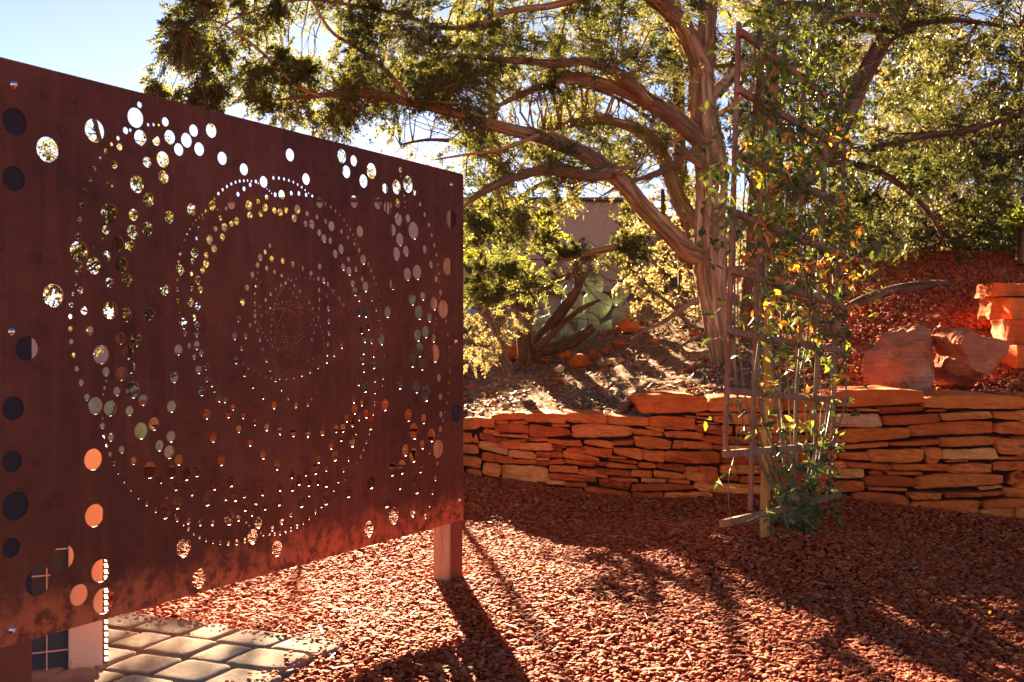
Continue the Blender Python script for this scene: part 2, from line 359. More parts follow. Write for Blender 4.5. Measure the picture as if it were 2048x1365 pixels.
# terrace behind the wall
NX, NY = 260, 190
XX = np.linspace(-2.35, 9, NX); TT = np.linspace(0, 1, NY) ** 1.9
X, T = np.meshgrid(XX, TT); Y = Yw(X) + .10 + T * 22
Z = hill(X, Y) + .035 * nz(X, Y, 2.6) * np.clip((Y - Yw(X)) * 2, 0.1, 1) + .012 * nz(X, Y, 11, 5)
Z = np.where(X < -2.2, Z - (-2.2 - X) * 3.2, Z); Z = np.where(T == 0, Z - .3, Z)
V = np.stack([X, Y, Z], -1).reshape(-1, 3)
i = np.arange((NY - 1) * NX).reshape(-1, NX)[:, :-1].ravel()
red = np.clip((X - 1.55 - .12 * (Y - 5)) * 2.2 + .5 * nz(X, Y, 1.7, 9), 0, 1) * np.clip((8.6 + .5 * X - Y) * 1.0, 0, 1)
mk("terrace_soil", V, np.stack([i, i + 1, i + NX + 1, i + NX], 1), M_soil, smooth=True, attrs={"red": red.ravel()}, kind="structure")

# ------------------------------------------------------------------ scattered pebbles (geometry nodes on point meshes)
def rock_mesh(name, seed, flat=0.62, sub=2, lump=.35, material=None):
    import bmesh
    bm = bmesh.new(); bmesh.ops.create_icosphere(bm, subdivisions=sub, radius=0.5)
    r = random.Random(seed); cuts = [(Vector((r.gauss(0, 1), r.gauss(0, 1), r.gauss(0, 1))).normalized(), r.uniform(.27, .42)) for _ in range(7)]
    for v in bm.verts:
        for nrm, d in cuts:
            q = v.co.dot(nrm)
            if q > d: v.co -= nrm * (q - d) * .9
        v.co *= 1 + lump * mnoise.noise(v.co * 2.2 + Vector((seed * 3.1, 0, 0)))
        v.co.z *= flat; v.co.x *= 1.25
    me = bpy.data.meshes.new(name); bm.to_mesh(me); bm.free(); me.materials.append(material)
    return me
def scatter(name, pts, scl, source_meshes, label, cat, tilt=.5):
    coll = bpy.data.collections.new(name + "_sources")
    for k, me in enumerate(source_meshes):
        o = bpy.data.objects.new(name + "_stone", me); coll.objects.link(o)
    me = bpy.data.meshes.new(name); me.vertices.add(len(pts)); me.vertices.foreach_set("co", np.asarray(pts, np.float32).ravel())
    a = me.attributes.new("scl", 'FLOAT', 'POINT'); a.data.foreach_set("value", np.asarray(scl, np.float32))
    rot = np.stack([rng.normal(0, tilt, len(pts)), rng.normal(0, tilt, len(pts)), rng.uniform(0, 6.28, len(pts))], 1)
    a = me.attributes.new("rot", 'FLOAT_VECTOR', 'POINT'); a.data.foreach_set("vector", rot.astype(np.float32).ravel())
    a = me.attributes.new("pick", 'INT', 'POINT'); a.data.foreach_set("value", rng.integers(0, len(source_meshes), len(pts)).astype(np.int32))
    o = bpy.data.objects.new(name, me); link(o); tag(o, label, cat); o["kind"] = "stuff"
    g = bpy.data.node_groups.new(name, 'GeometryNodeTree')
    g.interface.new_socket("Geometry", in_out='INPUT', socket_type='NodeSocketGeometry'); g.interface.new_socket("Geometry", in_out='OUTPUT', socket_type='NodeSocketGeometry')
    gi = g.nodes.new('NodeGroupInput'); go = g.nodes.new('NodeGroupOutput')
    ip = g.nodes.new('GeometryNodeInstanceOnPoints'); ci = g.nodes.new('GeometryNodeCollectionInfo')
    ci.inputs['Collection'].default_value = coll; ci.inputs['Separate Children'].default_value = True; ci.inputs['Reset Children'].default_value = True
    ip.inputs['Pick Instance'].default_value = True
    def na(nm, tp):
        x = g.nodes.new('GeometryNodeInputNamedAttribute'); x.data_type = tp; x.inputs['Name'].default_value = nm; return x.outputs['Attribute']
    er = g.nodes.new('FunctionNodeEulerToRotation')
    g.links.new(na("rot", 'FLOAT_VECTOR'), er.inputs[0]); g.links.new(er.outputs[0], ip.inputs['Rotation'])
    g.links.new(gi.outputs[0], ip.inputs['Points']); g.links.new(ci.outputs[0], ip.inputs['Instance'])
    g.links.new(na("scl", 'FLOAT'), ip.inputs['Scale']); g.links.new(na("pick", 'INT'), ip.inputs['Instance Index'])
    g.links.new(ip.outputs[0], go.inputs[0])
    md = o.modifiers.new("scatter", 'NODES'); md.node_group = g
    return o
PV0 = Vector((-.425, 2.815)); PVu = Vector((-.92, .392)).normalized(); PVv = Vector((-.392, -.92)).normalized()  # paver corner and axes
def in_pavers(x, y, m=0.0):
    dx = x - PV0.x; dy = y - PV0.y; u = dx * PVu.x + dy * PVu.y; v = dx * PVv.x + dy * PVv.y
    return (u > -m) & (v > -m)
src = [rock_mesh("pebble", s, .40 + .09 * (s % 3), 2, .3, M_gravel) for s in range(9)]
N0 = 250000
y = np.sqrt(rng.uniform(2.25 ** 2, 6.35 ** 2, N0)); x = rng.uniform(-.62, .62, N0) * y
keep = (y < Yw(x) + .02) & ~in_pavers(x, y, -.012) & ~((y > 5.0) & (x < -1.9))
x, y = x[keep], y[keep]
sc = rng.lognormal(math.log(.0120), .33, len(x)); sc = np.clip(sc, .006, .032)
z = gmound(x, y) + rng.uniform(-.004, .007, len(x))
u_ = rng.uniform(0, 1.5, 520); v_ = rng.exponential(.028, 520); sw = rng.uniform(0, 1, 520) < .55; uu = np.where(sw, u_, v_); vv = np.where(sw, v_, u_)
x = np.concatenate([x, PV0.x + PVu.x * uu + PVv.x * vv]); y = np.concatenate([y, PV0.y + PVu.y * uu + PVv.y * vv]); z = np.concatenate([z, np.full(520, .046)]); sc = np.concatenate([sc, rng.uniform(.006, .013, 520)])
scatter("gravel", np.stack([x, y, z], 1), sc, src, "loose red lava rock gravel spread over the whole yard floor", "gravel", .27)
# cinder on the red slope
N1 = 80000
x = rng.uniform(1.5, 4.6, N1); y = rng.uniform(5.0, 9.5, N1)
keep = (y > Yw(x) + .15) & (rng.uniform(0, 1, N1) < np.clip((x - 1.55 - .12 * (y - 5)) * 2.2 + .3, 0, 1)) & (y < 8.4 + .45 * x)
x, y = x[keep], y[keep]
scatter("slope_gravel", np.stack([x, y, hill(x, y) + .012 + rng.uniform(-.005, .01, len(x))], 1), np.clip(rng.lognormal(math.log(.0150), .36, len(x)), .007, .04), src, "coarse red cinder covering the slope behind the boulders", "gravel")
# litter chips and small stones on the brown terrace
srcr = [rock_mesh("chip", 40 + s, .45, 1, .3, M_gravel) for s in range(4)]
N2 = 5200
x = rng.uniform(-2.0, 4.5, N2); y = Yw(x) + .15 + rng.uniform(0, 1, N2) ** 1.4 * 5.2
scatter("rock_chips", np.stack([x, y, hill(x, y) + .012], 1), np.clip(rng.lognormal(math.log(.024), .5, N2), .01, .09), srcr, "red sandstone chips strewn over the brown terrace soil", "stone chips", .3)
N3 = 26000
x = rng.uniform(-2.0, 4.0, N3); y = Yw(x) + .12 + rng.uniform(0, 1, N3) ** 1.3 * 5.0
kp = rng.uniform(0, 1, N3) > np.clip((x - 1.7) * 1.5, 0, .93); x, y = x[kp], y[kp]; N3 = len(x)
D = rvec(N3); D[:, 2] *= .25; N_ = rvec(N3) * .5 + np.array((0, 0, 1))
V, Fc = inst([(0, 0, 0), (.5, .4, .2), (0, 1, .1), (-.5, .5, .1)], [(0, 1, 2, 3)], np.stack([x, y, hill(x, y) + .015 + rng.uniform(0, .02, N3)], 1), D, N_, rng.uniform(.015, .05, N3), rng.uniform(.003, .014, N3))
o = mk("leaf_litter", V, Fc, M_litter, attrs={"tint": np.repeat(rng.uniform(0, 1, N3), 4)}, kind="stuff"); tag(o, "dry needles, bark shreds and twigs littering the terrace under the juniper", "leaf litter")

# ------------------------------------------------------------------ perforated steel screen
ZL, ZR = 2.17, 3.69; XL, XR = (-2 - CX) / F * ZL, (926 - CX) / F * ZR
A0 = Vector((XL, ZL)); A1 = Vector((XR, ZR)); LP = (A1 - A0).length; Dp = (A1 - A0) / LP
Zbot = EYE - (1040 - HY) / F * ZR; Ztop = EYE + (HY - 349) / F * ZR
Zbot_l = EYE - (1297 - HY) / F * ZL; Ztop_l = EYE + (HY - 114) / F * ZL
def on_panel(px, py):
    k = (px - CX) / F      # A0 + s*D : X = k*Y
    s = (k * A0.y - A0.x) / (Dp.x - k * Dp.y); Yd = A0.y + s * Dp.y
    return s, EYE - (py - HY) / F * Yd, Yd
HOLES = [
 (0, 80, 3.412, [(324,750,172),(645,620,158),(952,444,44),(924,532,135),(1011,580,24),(1048,579,24),(1083,580,22),(1128,561,64),(857,620,48),(889,617,26),(957,669,106),(805,673,32),(762,712,30),(814,730,54),(721,759,34),(682,813,34),(1065,688,70),(1158,665,96),(1272,686,98),(1321,620,82),(1441,619,98),(1219,749,84),(1359,746,90),(1516,809,88),(1664,884,80),(1004,836,74),(1111,817,108),(779,852,56),(645,879,40),(1115,938,90),(610,953,40),(582,1036,42),(752,989,60),(935,986,118),(1012,1091,98),(558,1127,42),(746,1189,138),(541,1229,46),(910,1195,80),(723,1300,66),(1154,1210,84),(906,1312,98),(1003,1288,94),(20,545,185),(20,938,170)]),
 (0, 440, 3.412, [(529,110,46),(538,219,144),(699,129,20),(667,157,20),(635,189,20),(801,163,102),(886,177,80),(638,315,114),(728,245,68),(823,306,110),(555,322,24),(530,352,46),(512,440,26),(746,427,70),(866,408,86),(362,517,156),(546,483,50),(497,507,28),(485,581,34),(573,619,56),(480,660,34),(751,616,120),(858,647,96),(1018,642,82),(1122,479,78),(612,757,58),(478,744,36),(485,832,36),(820,811,80),(928,818,92),(688,920,128),(872,903,92),(500,924,36),(523,1017,38),(891,1007,80),(722,1036,60),(824,1051,92),(553,1112,42),(725,1101,20),(712,1144,24),(904,1161,114),(797,1170,62),(704,1193,20),(591,1209,46),(648,1270,118),(750,1287,104),(974,1229,78),(883,1303,66),(1170,1274,80),(699,1353,22),(180,878,166),(22,1290,165),
   (1214,548,32),(1299,561,60),(1349,589,52),(1225,621,30),(1323,669,42),(1250,708,74),(1343,722,52),(1262,776,34),(1341,779,44),(1216,888,72),(1290,856,36),(1341,857,60),(1324,932,38),(1371,906,46),(1187,1075,74),(1356,1020,58),(1403,1001,48),(1411,1085,40),(1445,1114,50),(1463,1156,42),(1375,1170,64),(1495,1221,48),(1533,1227,44),(1588,1281,40),(1557,1325,52),(1409,1327,68),(1658,1334,46)]),
 (340, 340, 5.25, [(983,127,118),(1428,98,120),(508,250,38),(553,209,36),(598,176,36),(644,149,36),(689,131,34),(732,119,34),(775,116,32),(814,114,30),(854,120,28),(902,124,42),(928,143,24),(1029,90,42),(1086,86,40),(1143,88,38),(1197,97,36),(1248,112,34),(1295,130,32),(1340,156,32),(1383,183,32),(1419,213,28),(1455,246,24),(842,158,44),(777,200,50),(714,257,50),(1018,199,22),(1043,221,24),(1067,247,22),(1104,262,50),(1172,263,100),(1273,246,48),(1353,249,48),(1429,264,44),(1494,280,40),(1514,318,20),
   (465,303,36),(443,376,108),(643,362,106),(590,409,50),(497,416,20),(527,418,18),(556,423,16),(376,436,42),(404,436,18),(339,474,26),(306,500,28),(342,520,42),(272,533,28),(242,574,28),(208,624,26),(307,613,44),(178,677,30),(278,718,46),(150,738,32),(126,806,36),(415,733,96),(105,884,40),(227,420,126),(826,372,104),(924,335,60),(1014,291,58),(998,397,86),(837,480,82),(953,460,72),(1095,426,70),(1157,447,86),(1218,424,66),(1336,415,98),(1306,508,84),(1570,345,110),(1630,351,38),(1687,391,36),(1738,434,36),(1783,480,32),(1827,529,30),(1861,580,28),(1579,427,18),(1595,463,16),(1607,500,18),(1439,461,60),(1542,496,58),(1635,541,54),(1489,569,92),(1424,567,68),(1695,592,106),(1567,660,72),(1616,720,86),(1682,745,68),(1800,648,48),(1870,711,44),(530,507,56),(474,620,60),(571,604,88),(645,569,70),(701,540,86),(550,706,74),(464,826,80),(258,870,106),(381,896,66),(235,960,54),(377,987,86),(344,1057,70),(90,967,36),(102,1049,114),(224,1095,54),(293,1158,88),(75,1155,40),(75,1258,42),(222,1242,60),(316,1256,74),(1048,797,50),(998,860,54),(946,920,74),(1067,932,66),(918,998,62),(1014,1032,50),(1183,954,64),(1290,988,60),(1389,1033,54),(1796,829,94),(1734,879,82),(1818,1020,76),(1873,940,56)]),
 (440, 520, 7.314, [(797,175,64),(902,234,60),(473,216,88),(551,187,36),(532,283,42),(396,407,90),(520,387,40),(328,618,100),(512,497,44),(515,570,26),(510,622,44),(514,667,26),(515,748,46),(511,812,62),(585,693,62),(663,590,56),(738,502,56),(814,433,46),(888,373,54),(958,336,56),(994,291,50),(1041,305,46),(1113,277,40),(1178,262,40),(1250,263,32),(1317,271,38),(1376,288,38),(1333,196,78),(1458,97,88),(1438,278,72),(1514,296,86),(1576,349,64),(1480,330,28),(1534,361,28),(1582,403,34),(1622,434,30),(1656,460,62),(1690,513,30),(1708,549,26),(1743,557,58),(1744,604,26),(1762,638,26),(1777,683,28),(1811,660,56),(1794,726,26),(1802,766,24),(1809,807,24),(1813,844,22),(1815,881,22),(1817,914,20),(1814,948,20),(1812,980,20),(1805,1012,20),
   (1066,297,16),(1140,297,16),(1215,290,18),(1245,305,16),(1267,318,18),(614,290,16),(603,310,14),(589,331,14),(572,357,14),(561,385,18),(548,412,20),(538,445,24),
   (938,393,26),(907,431,26),(879,473,30),(854,521,32),(827,579,30),(1018,417,34),(1089,376,50),(1069,485,38),(1167,457,56),(1115,555,42),(1240,540,50),(1451,435,60),(1556,513,76),(1453,580,56),(1303,626,50),(1581,708,74),(1447,713,52),(1591,892,70),(1589,1070,64),(1377,1066,46),(1357,711,44),
   (806,638,34),(855,646,36),(914,628,34),(970,618,34),(1027,614,34),(1078,617,32),(1120,628,28),(1150,630,28),(1174,650,28),(1218,663,28),(1262,689,28),(1298,715,26),(1328,743,26),(1358,776,28),(1395,796,32),(1404,838,24),(1437,838,46),(1440,889,38),(793,676,34),(732,708,38),(785,725,34),(838,713,34),(881,713,32),(925,714,32),(964,722,28),(1003,735,30),(1041,748,28),(1072,770,28),(1101,792,28),(1129,815,28),(945,750,26),(984,700,20),(1005,688,22),(1029,676,22),(1051,666,20),(1076,656,20),(1097,648,18),(933,776,26),(907,806,32),(886,849,34),(866,893,32),(848,947,30),(828,975,24),(669,756,42),(604,818,46),(765,788,34),(798,808,24),(796,768,24),(802,848,28),(805,888,28),(815,932,28),(760,874,40),(752,961,42),(749,1060,42),(835,1003,22),(844,1030,24),(859,1070,30),(818,1066,32),(884,1117,32),(807,1131,34),(910,1163,32),(941,1205,32),(921,948,24),(922,982,26),(930,1015,26),(935,1051,26),(946,1087,26),(958,1120,30),(995,1133,24),(1019,1140,20),(1046,1140,24),(1074,1136,24),(1102,1130,24),(1131,1122,24),(1163,1109,26),(1194,1089,28),(1225,1066,30),(1265,1070,28),(1166,852,30),(1164,900,28),(1165,947,30),(1160,991,30),(1155,1030,26),(1147,1072,26),(1193,893,22),(1211,924,22),(1222,953,24),(1245,911,32),(1254,978,34),(1260,1031,30),(1262,1103,26),(1303,1015,36),(1336,951,34),(1366,880,36),(1407,958,46),(1472,980,36),(1461,945,18),(1479,1017,24),(1495,1061,36),(1514,1143,38),(1140,692,34),(1184,703,34),(1154,748,30),(1212,773,38),(1160,797,28),(1230,843,34),(264,858,98),(440,954,66),(517,908,52),(571,948,36),(594,1003,32),(550,1022,56),(624,1066,36),(659,1124,38),(698,1180,36),(210,1115,108),(375,1110,72),(581,1163,62),(752,1160,40),(801,1203,36),(737,1228,36),(763,1265,42),(797,1289,26),(831,1285,22),(859,1293,26),(892,1296,26),(925,1296,26),(958,1295,26),(990,1287,24),(1020,1293,22),(1046,1277,20),(971,1160,28),(991,1196,30),(1011,1235,28),(977,1250,28),(1112,1163,22),(1097,1190,20),(1084,1215,20),(1073,1257,30),(1112,1230,30),(1154,1200,34),(1190,1163,34),(1228,1122,34),(1262,1161,28),(1256,1214,30),(1247,1262,26),(1344,1165,44),(1304,1256,44),(1525,1222,30),(1580,1238,62),(1780,1258,76)]),
 (440, 660, 7.314, [(312,262,78),(622,285,60),(846,305,38),(905,345,40),(778,350,44),(972,377,40),(1040,402,44),(1115,422,44),(1061,299,36),(1108,330,34),(1157,356,36),(1197,428,32),(1237,286,22),(1265,315,40),(1223,331,24),(1217,384,38),(1165,457,32),(1279,427,50),(1366,413,54),(1459,393,44),(1530,276,32),(1564,355,58),(1669,351,78),(1523,381,26),(1557,452,72),(1514,487,22),(1432,534,74),(1518,536,50),(1496,605,30),(1491,652,48),(1464,714,24),(1441,742,22),(1442,786,42),(1408,801,18),(1395,829,26),(1371,858,26),(1346,884,24),(1323,911,18),(1299,926,18),(1275,943,16),(1250,957,14),(1227,963,16),(1394,895,50),(1343,1002,46),(1281,1093,52),(1111,1101,80),(1137,486,20),(1120,510,24),(1092,530,24),(1068,555,32),(1017,596,36),(968,628,38),(920,653,34),(870,703,56),(970,700,62),(1080,682,66),(1195,648,72),(1314,599,72),(832,575,48),(736,575,68),(802,464,46),(671,431,70),(231,445,106),(338,495,50),(408,550,50),(488,603,46),(350,635,98),(457,486,26),(471,514,26),(490,542,24),(511,569,22),(538,595,24),(572,642,50),(623,657,26),(660,674,50),(699,681,20),(752,691,54),(809,724,68),(480,805,102),(627,960,108),(898,853,78),(997,980,82),(790,1100,114)]),
 (120, 840, 4.875, [(411,57,62),(434,157,38),(495,171,74),(457,244,42),(600,289,74),(487,334,44),(525,423,44),(569,511,40),(626,592,44),(691,674,46),(764,749,48),(846,814,54),(933,875,56),(322,386,208),(336,932,220),(716,400,76),(787,108,160),(915,40,128),(1080,163,112),(968,252,106),(1064,314,128),(1157,391,106),(874,490,162),(985,581,76),(1088,506,122),(1233,528,124),(1334,501,108),(1492,172,98),(1572,395,104),(1132,646,86),(1287,696,88),(1507,626,114),(1669,597,108),(1438,763,148),(1019,641,24),(1031,696,26),(1045,753,24),(1146,806,126),(1024,883,162),(1126,918,28),(1142,964,56),(1203,1020,34),(1251,989,60),(1369,1001,62),(1488,1001,62),(1252,1064,36),(1303,1106,36),(1362,1142,34),(1426,1167,38),(1493,1188,40),(1564,1198,40),(1640,1202,44),(1616,741,92),(1710,735,118),(1648,952,148),(1206,1245,184)]),
 (640, 560, 4.55, [(297,33,62),(316,107,76),(355,167,60),(413,62,92),(511,43,26),(527,102,24),(539,161,24),(547,219,22),(473,172,42),(507,264,42),(552,272,22),(661,38,98),(354,295,72),(415,297,88),(614,293,102),(555,325,18),(533,352,38),(553,374,22),(439,431,54),(552,430,34),(545,463,20),(376,459,66),(406,529,82),(466,556,52),(555,538,106),(517,574,14),(577,605,30),(506,605,20),(493,632,20),(487,679,50),(393,647,66),(384,728,84),(487,763,90),(583,680,34),(584,754,30),(397,811,64),(349,924,78),(408,977,92),(502,909,44),(576,892,30),(580,824,30),(567,952,28),(502,1018,40),(556,1011,26),(539,1065,22),(305,1089,70),(379,1118,54),(313,1177,88),(590,1136,110),(496,1121,38),(523,1113,20),(506,1160,20),(419,1219,78),(484,1213,36),(465,1235,20),(242,1262,68),(355,1257,52),(293,1301,74),(457,1311,106),(398,1317,20),(377,1337,18),(352,1352,16),
   (839,174,116),(935,146,84),(898,299,126),(1036,217,118),(1120,267,168),(994,342,80),(1096,114,56),(1087,22,28),(1087,168,28),(1062,352,24),(1049,405,22),(1036,454,20),(1148,381,42),(1031,532,76),(1042,670,162),(960,473,110),(889,505,110),(904,637,128),(836,735,120),(926,773,100),(1163,500,40),(1178,615,40),(1181,728,40),(1181,833,38),(1177,935,36),(723,937,116),(875,969,122),(963,1030,154),(1083,893,70),(1167,1032,38),(1096,1064,64),(1155,1122,34),(1137,1203,30),(1099,1226,62),(1119,1280,32),(1228,1213,170),(802,1233,114),(941,1266,88)]),
 (460, 240, 3.412, [(409,240,86),(763,248,96),(844,280,74),(794,355,86),(965,350,108),(911,419,90),(846,560,84),(1163,341,42),(1167,390,22),(1057,469,66),(1136,459,98),(1214,440,116),(1259,497,40),(1188,516,18),(1191,558,18),(1194,601,16),(1142,570,62),(1297,571,40),(1008,570,82),(1078,597,100),(1148,678,86),(1214,673,54),(1328,645,34),(1356,716,34),(1109,753,80),(1158,817,88),(1251,756,118),(1377,787,32),(1395,856,32),(1134,914,90),(1200,895,70),(1328,881,52),(1408,922,28),(1370,984,46),(1419,988,26),(1210,1053,88),(1276,1041,102),(1425,1050,26),(1407,1086,46),(1508,678,124),(1484,1000,118),(886,762,76),(820,750,22),(839,785,20),(853,817,18),(869,850,18),(848,847,26),(881,890,32),(885,913,14),(908,954,66),(943,985,24),(896,1001,14),(896,1025,14),(896,1052,14),(858,1018,38),(811,1032,60),(902,1085,36),(963,1030,26),(982,1077,26)]),
 (300, 800, 2.730, [(571,122,38),(637,149,40),(484,158,44),(708,170,42),(782,179,44),(860,182,44),(940,172,46),(546,230,48),(617,299,48),(693,356,52),(1016,158,42),(1053,153,48),(1043,207,40),(1104,227,58),(1124,178,26),(1197,180,22),(1182,228,18),(1167,269,16),(1150,308,18),(1131,345,16),(1110,376,14),(1091,404,14),(1070,430,14),(1048,450,12),(1028,439,28),(1026,468,12),(1083,320,32),(1056,380,28),(989,248,46),(1010,305,56),(920,325,42),(962,374,34),(903,379,56),(849,393,46),(773,405,50),(813,435,60),(866,447,52),(915,448,36),(963,453,46),(777,476,44),(709,471,54),(1002,489,22),(988,495,8),(868,512,34),(893,506,12),(911,506,12),(928,506,12),(827,549,74),(961,536,74),(1082,498,72),(1207,447,76),(704,546,64),(613,497,52),(577,540,64),(514,508,52),(519,580,56),(556,614,44),(629,579,44),(592,671,62),(483,642,42),(509,654,12),(525,669,14),(541,685,12),(561,745,82),(693,811,86),(769,622,34),(719,665,34),(668,701,30),(605,721,16),(619,733,20),(653,731,18),(680,731,20),(710,727,22),(740,718,22),(770,706,22),(803,690,22),(836,670,22),(869,643,22),(903,612,24),(936,578,22),(518,768,26),(473,777,28),
   (1441,172,88),(1536,194,72),(1486,244,48),(1394,275,64),(1438,301,78),(1374,366,78),(1322,380,70),(1475,373,50),(1363,458,64),(1455,463,100),(1291,546,84),(1331,631,94),(1196,705,86),(1435,617,46),(1504,634,28),(1525,570,28),(1542,501,30),(1558,427,30),(1570,348,28),(1573,268,100),(1585,161,36),(1573,194,16),(1526,288,14),(1510,310,12),(1493,330,10)]),
 (0, 800, 2.416, [(157,563,114),(304,763,126),(185,876,144),(381,943,102),(487,826,110),(502,970,126),(963,863,90),(22,300,104),(46,517,138),(40,717,94)]),
]
holes = []
for ox, oy, s_, lst in HOLES:
    for cx, cy, h in lst:
        s, z, Yd = on_panel(ox + cx / s_, oy + cy / s_)
        r = h / s_ / 2 * Yd / F * 1.01
        r = max(r, 0.0021)
        if r + .004 < s < LP - r - .003: holes.append([s, z, r])
        elif s < LP / 2: holes.append([r + .006, z, r])
# keep the openings apart so that the plate stays one sound sheet
for it in range(3):
    for i in range(len(holes)):
        for j in range(i):
            a, b = holes[i], holes[j]; d = math.hypot(a[0] - b[0], a[1] - b[1]); need = a[2] + b[2] + .0012
            if d < need:
                q = max(.45, (d - .0012) / (a[2] + b[2]))
                if a[2] < b[2]: a[2] *= q
                else: b[2] *= q
HH = []
for a in sorted(holes, key=lambda h: -h[2]):
    if a[2] > .0012 and all(math.hypot(a[0] - b[0], a[1] - b[1]) > a[2] + b[2] + .0006 for b in HH): HH.append(a)
cu = bpy.data.curves.new("plate", 'CURVE'); cu.dimensions = '2D'; cu.fill_mode = 'BOTH'; cu.extrude = 0.0016
def poly(pts):
    sp_ = cu.splines.new('POLY'); sp_.points.add(len(pts) - 1)
    for p_, q in zip(sp_.points, pts): p_.co = (q[0], q[1], 0, 1)
    sp_.use_cyclic_u = True
poly([(0, Zbot_l), (LP, Zbot), (LP, Ztop - .006), (LP - .006, Ztop), (0, Ztop_l)])
for s, z, r in HH:
    k = 28 if r > .012 else (18 if r > .006 else 12)
    poly([(s + r * math.cos(2 * math.pi * i / k), z + r * math.sin(2 * math.pi * i / k)) for i in range(k)])
tmp = bpy.data.objects.new("tmp", cu); link(tmp); bpy.context.view_layer.update()
me = bpy.data.meshes.new_from_object(tmp.evaluated_get(bpy.context.evaluated_depsgraph_get())); bpy.data.objects.remove(tmp)
base = Vector((A1.x, A1.y, 0)); Nf = Vector((Dp.y, -Dp.x, 0))      # normal towards the camera
screen = empty("perforated_screen", base, "rusted steel privacy screen with a spiral of round holes, bolted to timber posts", "metal screen")
nv = len(me.vertices); cc = np.zeros(nv * 3, np.float32); me.vertices.foreach_get("co", cc); cc = cc.reshape(-1, 3)
W3 = np.stack([A0.x + cc[:, 0] * Dp.x + Nf.x * cc[:, 2], A0.y + cc[:, 0] * Dp.y + Nf.y * cc[:, 2], cc[:, 1]], 1) - np.array(base)
me.vertices.foreach_set("co", W3.astype(np.float32).ravel()); me.update(); me.materials.clear(); me.materials.append(M_rust); me.name = "steel_sheet"
ob = bpy.data.objects.new("steel_sheet", me); link(ob); ob.parent = screen
def pw(s, z, back=0.0): return Vector((A0.x + s * Dp.x - Nf.x * back, A0.y + s * Dp.y - Nf.y * back, z))
def bevel(o, wdt, seg=2):
    m = o.modifiers.new("bevel", 'BEVEL'); m.width = wdt; m.segments = seg; m.limit_method = 'ANGLE'
PWD = .074
for s0, s1, ztop in ((LP - PWD, LP - .001, Ztop - .03), (.002, .002 + PWD, Ztop_l - .03)):
    mb = MB(); V = []
    zz = np.linspace(-.12, ztop, 10)
    for z in zz:
        for s, b in ((s0, .003), (s1, .003), (s1, .003 + PWD), (s0, .003 + PWD)): V.append(tuple(pw(s, z, b)))
    Fc = [(4 * i + k, 4 * i + (k + 1) % 4, 4 * i + 4 + (k + 1) % 4, 4 * i + 4 + k) for i in range(9) for k in range(4)] + [(3, 2, 1, 0), (36, 37, 38, 39)]
    mb.add(V, Fc); o = mb.build("post", M_post, screen); bevel(o, .005)
for s0, s1, zt, zb, sm in ((LP - PWD, LP - .001, Ztop - .012, Zbot + .012, M_hole_shade), (.002, .002 + PWD, Ztop_l - .012, Zbot_l + .012, M_hole_shade), (LP - PWD, LP - .001, Zbot + .0115, -.11, M_stain), (.002, .002 + PWD, Zbot_l + .0115, -.11, M_stain)):  # strips on the post fronts: painted shade behind the sheet, rust stain below it
    mb = MB(); V = [tuple(pw(s, z, b)) for z in (zb, zt) for s, b in ((s0 - .0005, .0018), (s1 + .0005, .0018), (s1 + .0005, .0029), (s0 - .0005, .0029))]
    mb.add(V, [(3, 2, 1, 0), (4, 5, 6, 7), (0, 1, 5, 4), (1, 2, 6, 5), (2, 3, 7, 6), (3, 0, 4, 7)]); mb.build("shade_and_stain_strip", sm, screen)
def bolt(px, py):
    s, z, Yd = on_panel(px, py); c0 = pw(s, z, -.0018); mb = MB(); k = 12; V = []
    for r, h in ((.0085, 0), (.0085, .0012), (.006, .0014), (.0058, .004), (.0045, .0058), (.002, .0064)):
        for i in range(k):
            a = 2 * math.pi * i / k; V.append(tuple(c0 + Vector((Dp.x, Dp.y, 0)) * r * math.cos(a) + Vector((0, 0, 1)) * r * math.sin(a) + Nf * h))
    Fc = [(j * k + i, j * k + (i + 1) % k, (j + 1) * k + (i + 1) % k, (j + 1) * k + i) for j in range(5) for i in range(k)] + [tuple(5 * k + i for i in range(k))]
    mb.add(V, Fc); mb.build("bolt", M_bolt, screen, smooth=True)
for q in ((27, 170), (22.5, 664), (23.5, 1260), (901.5, 370), (911, 683), (918, 1000)): bolt(*q)

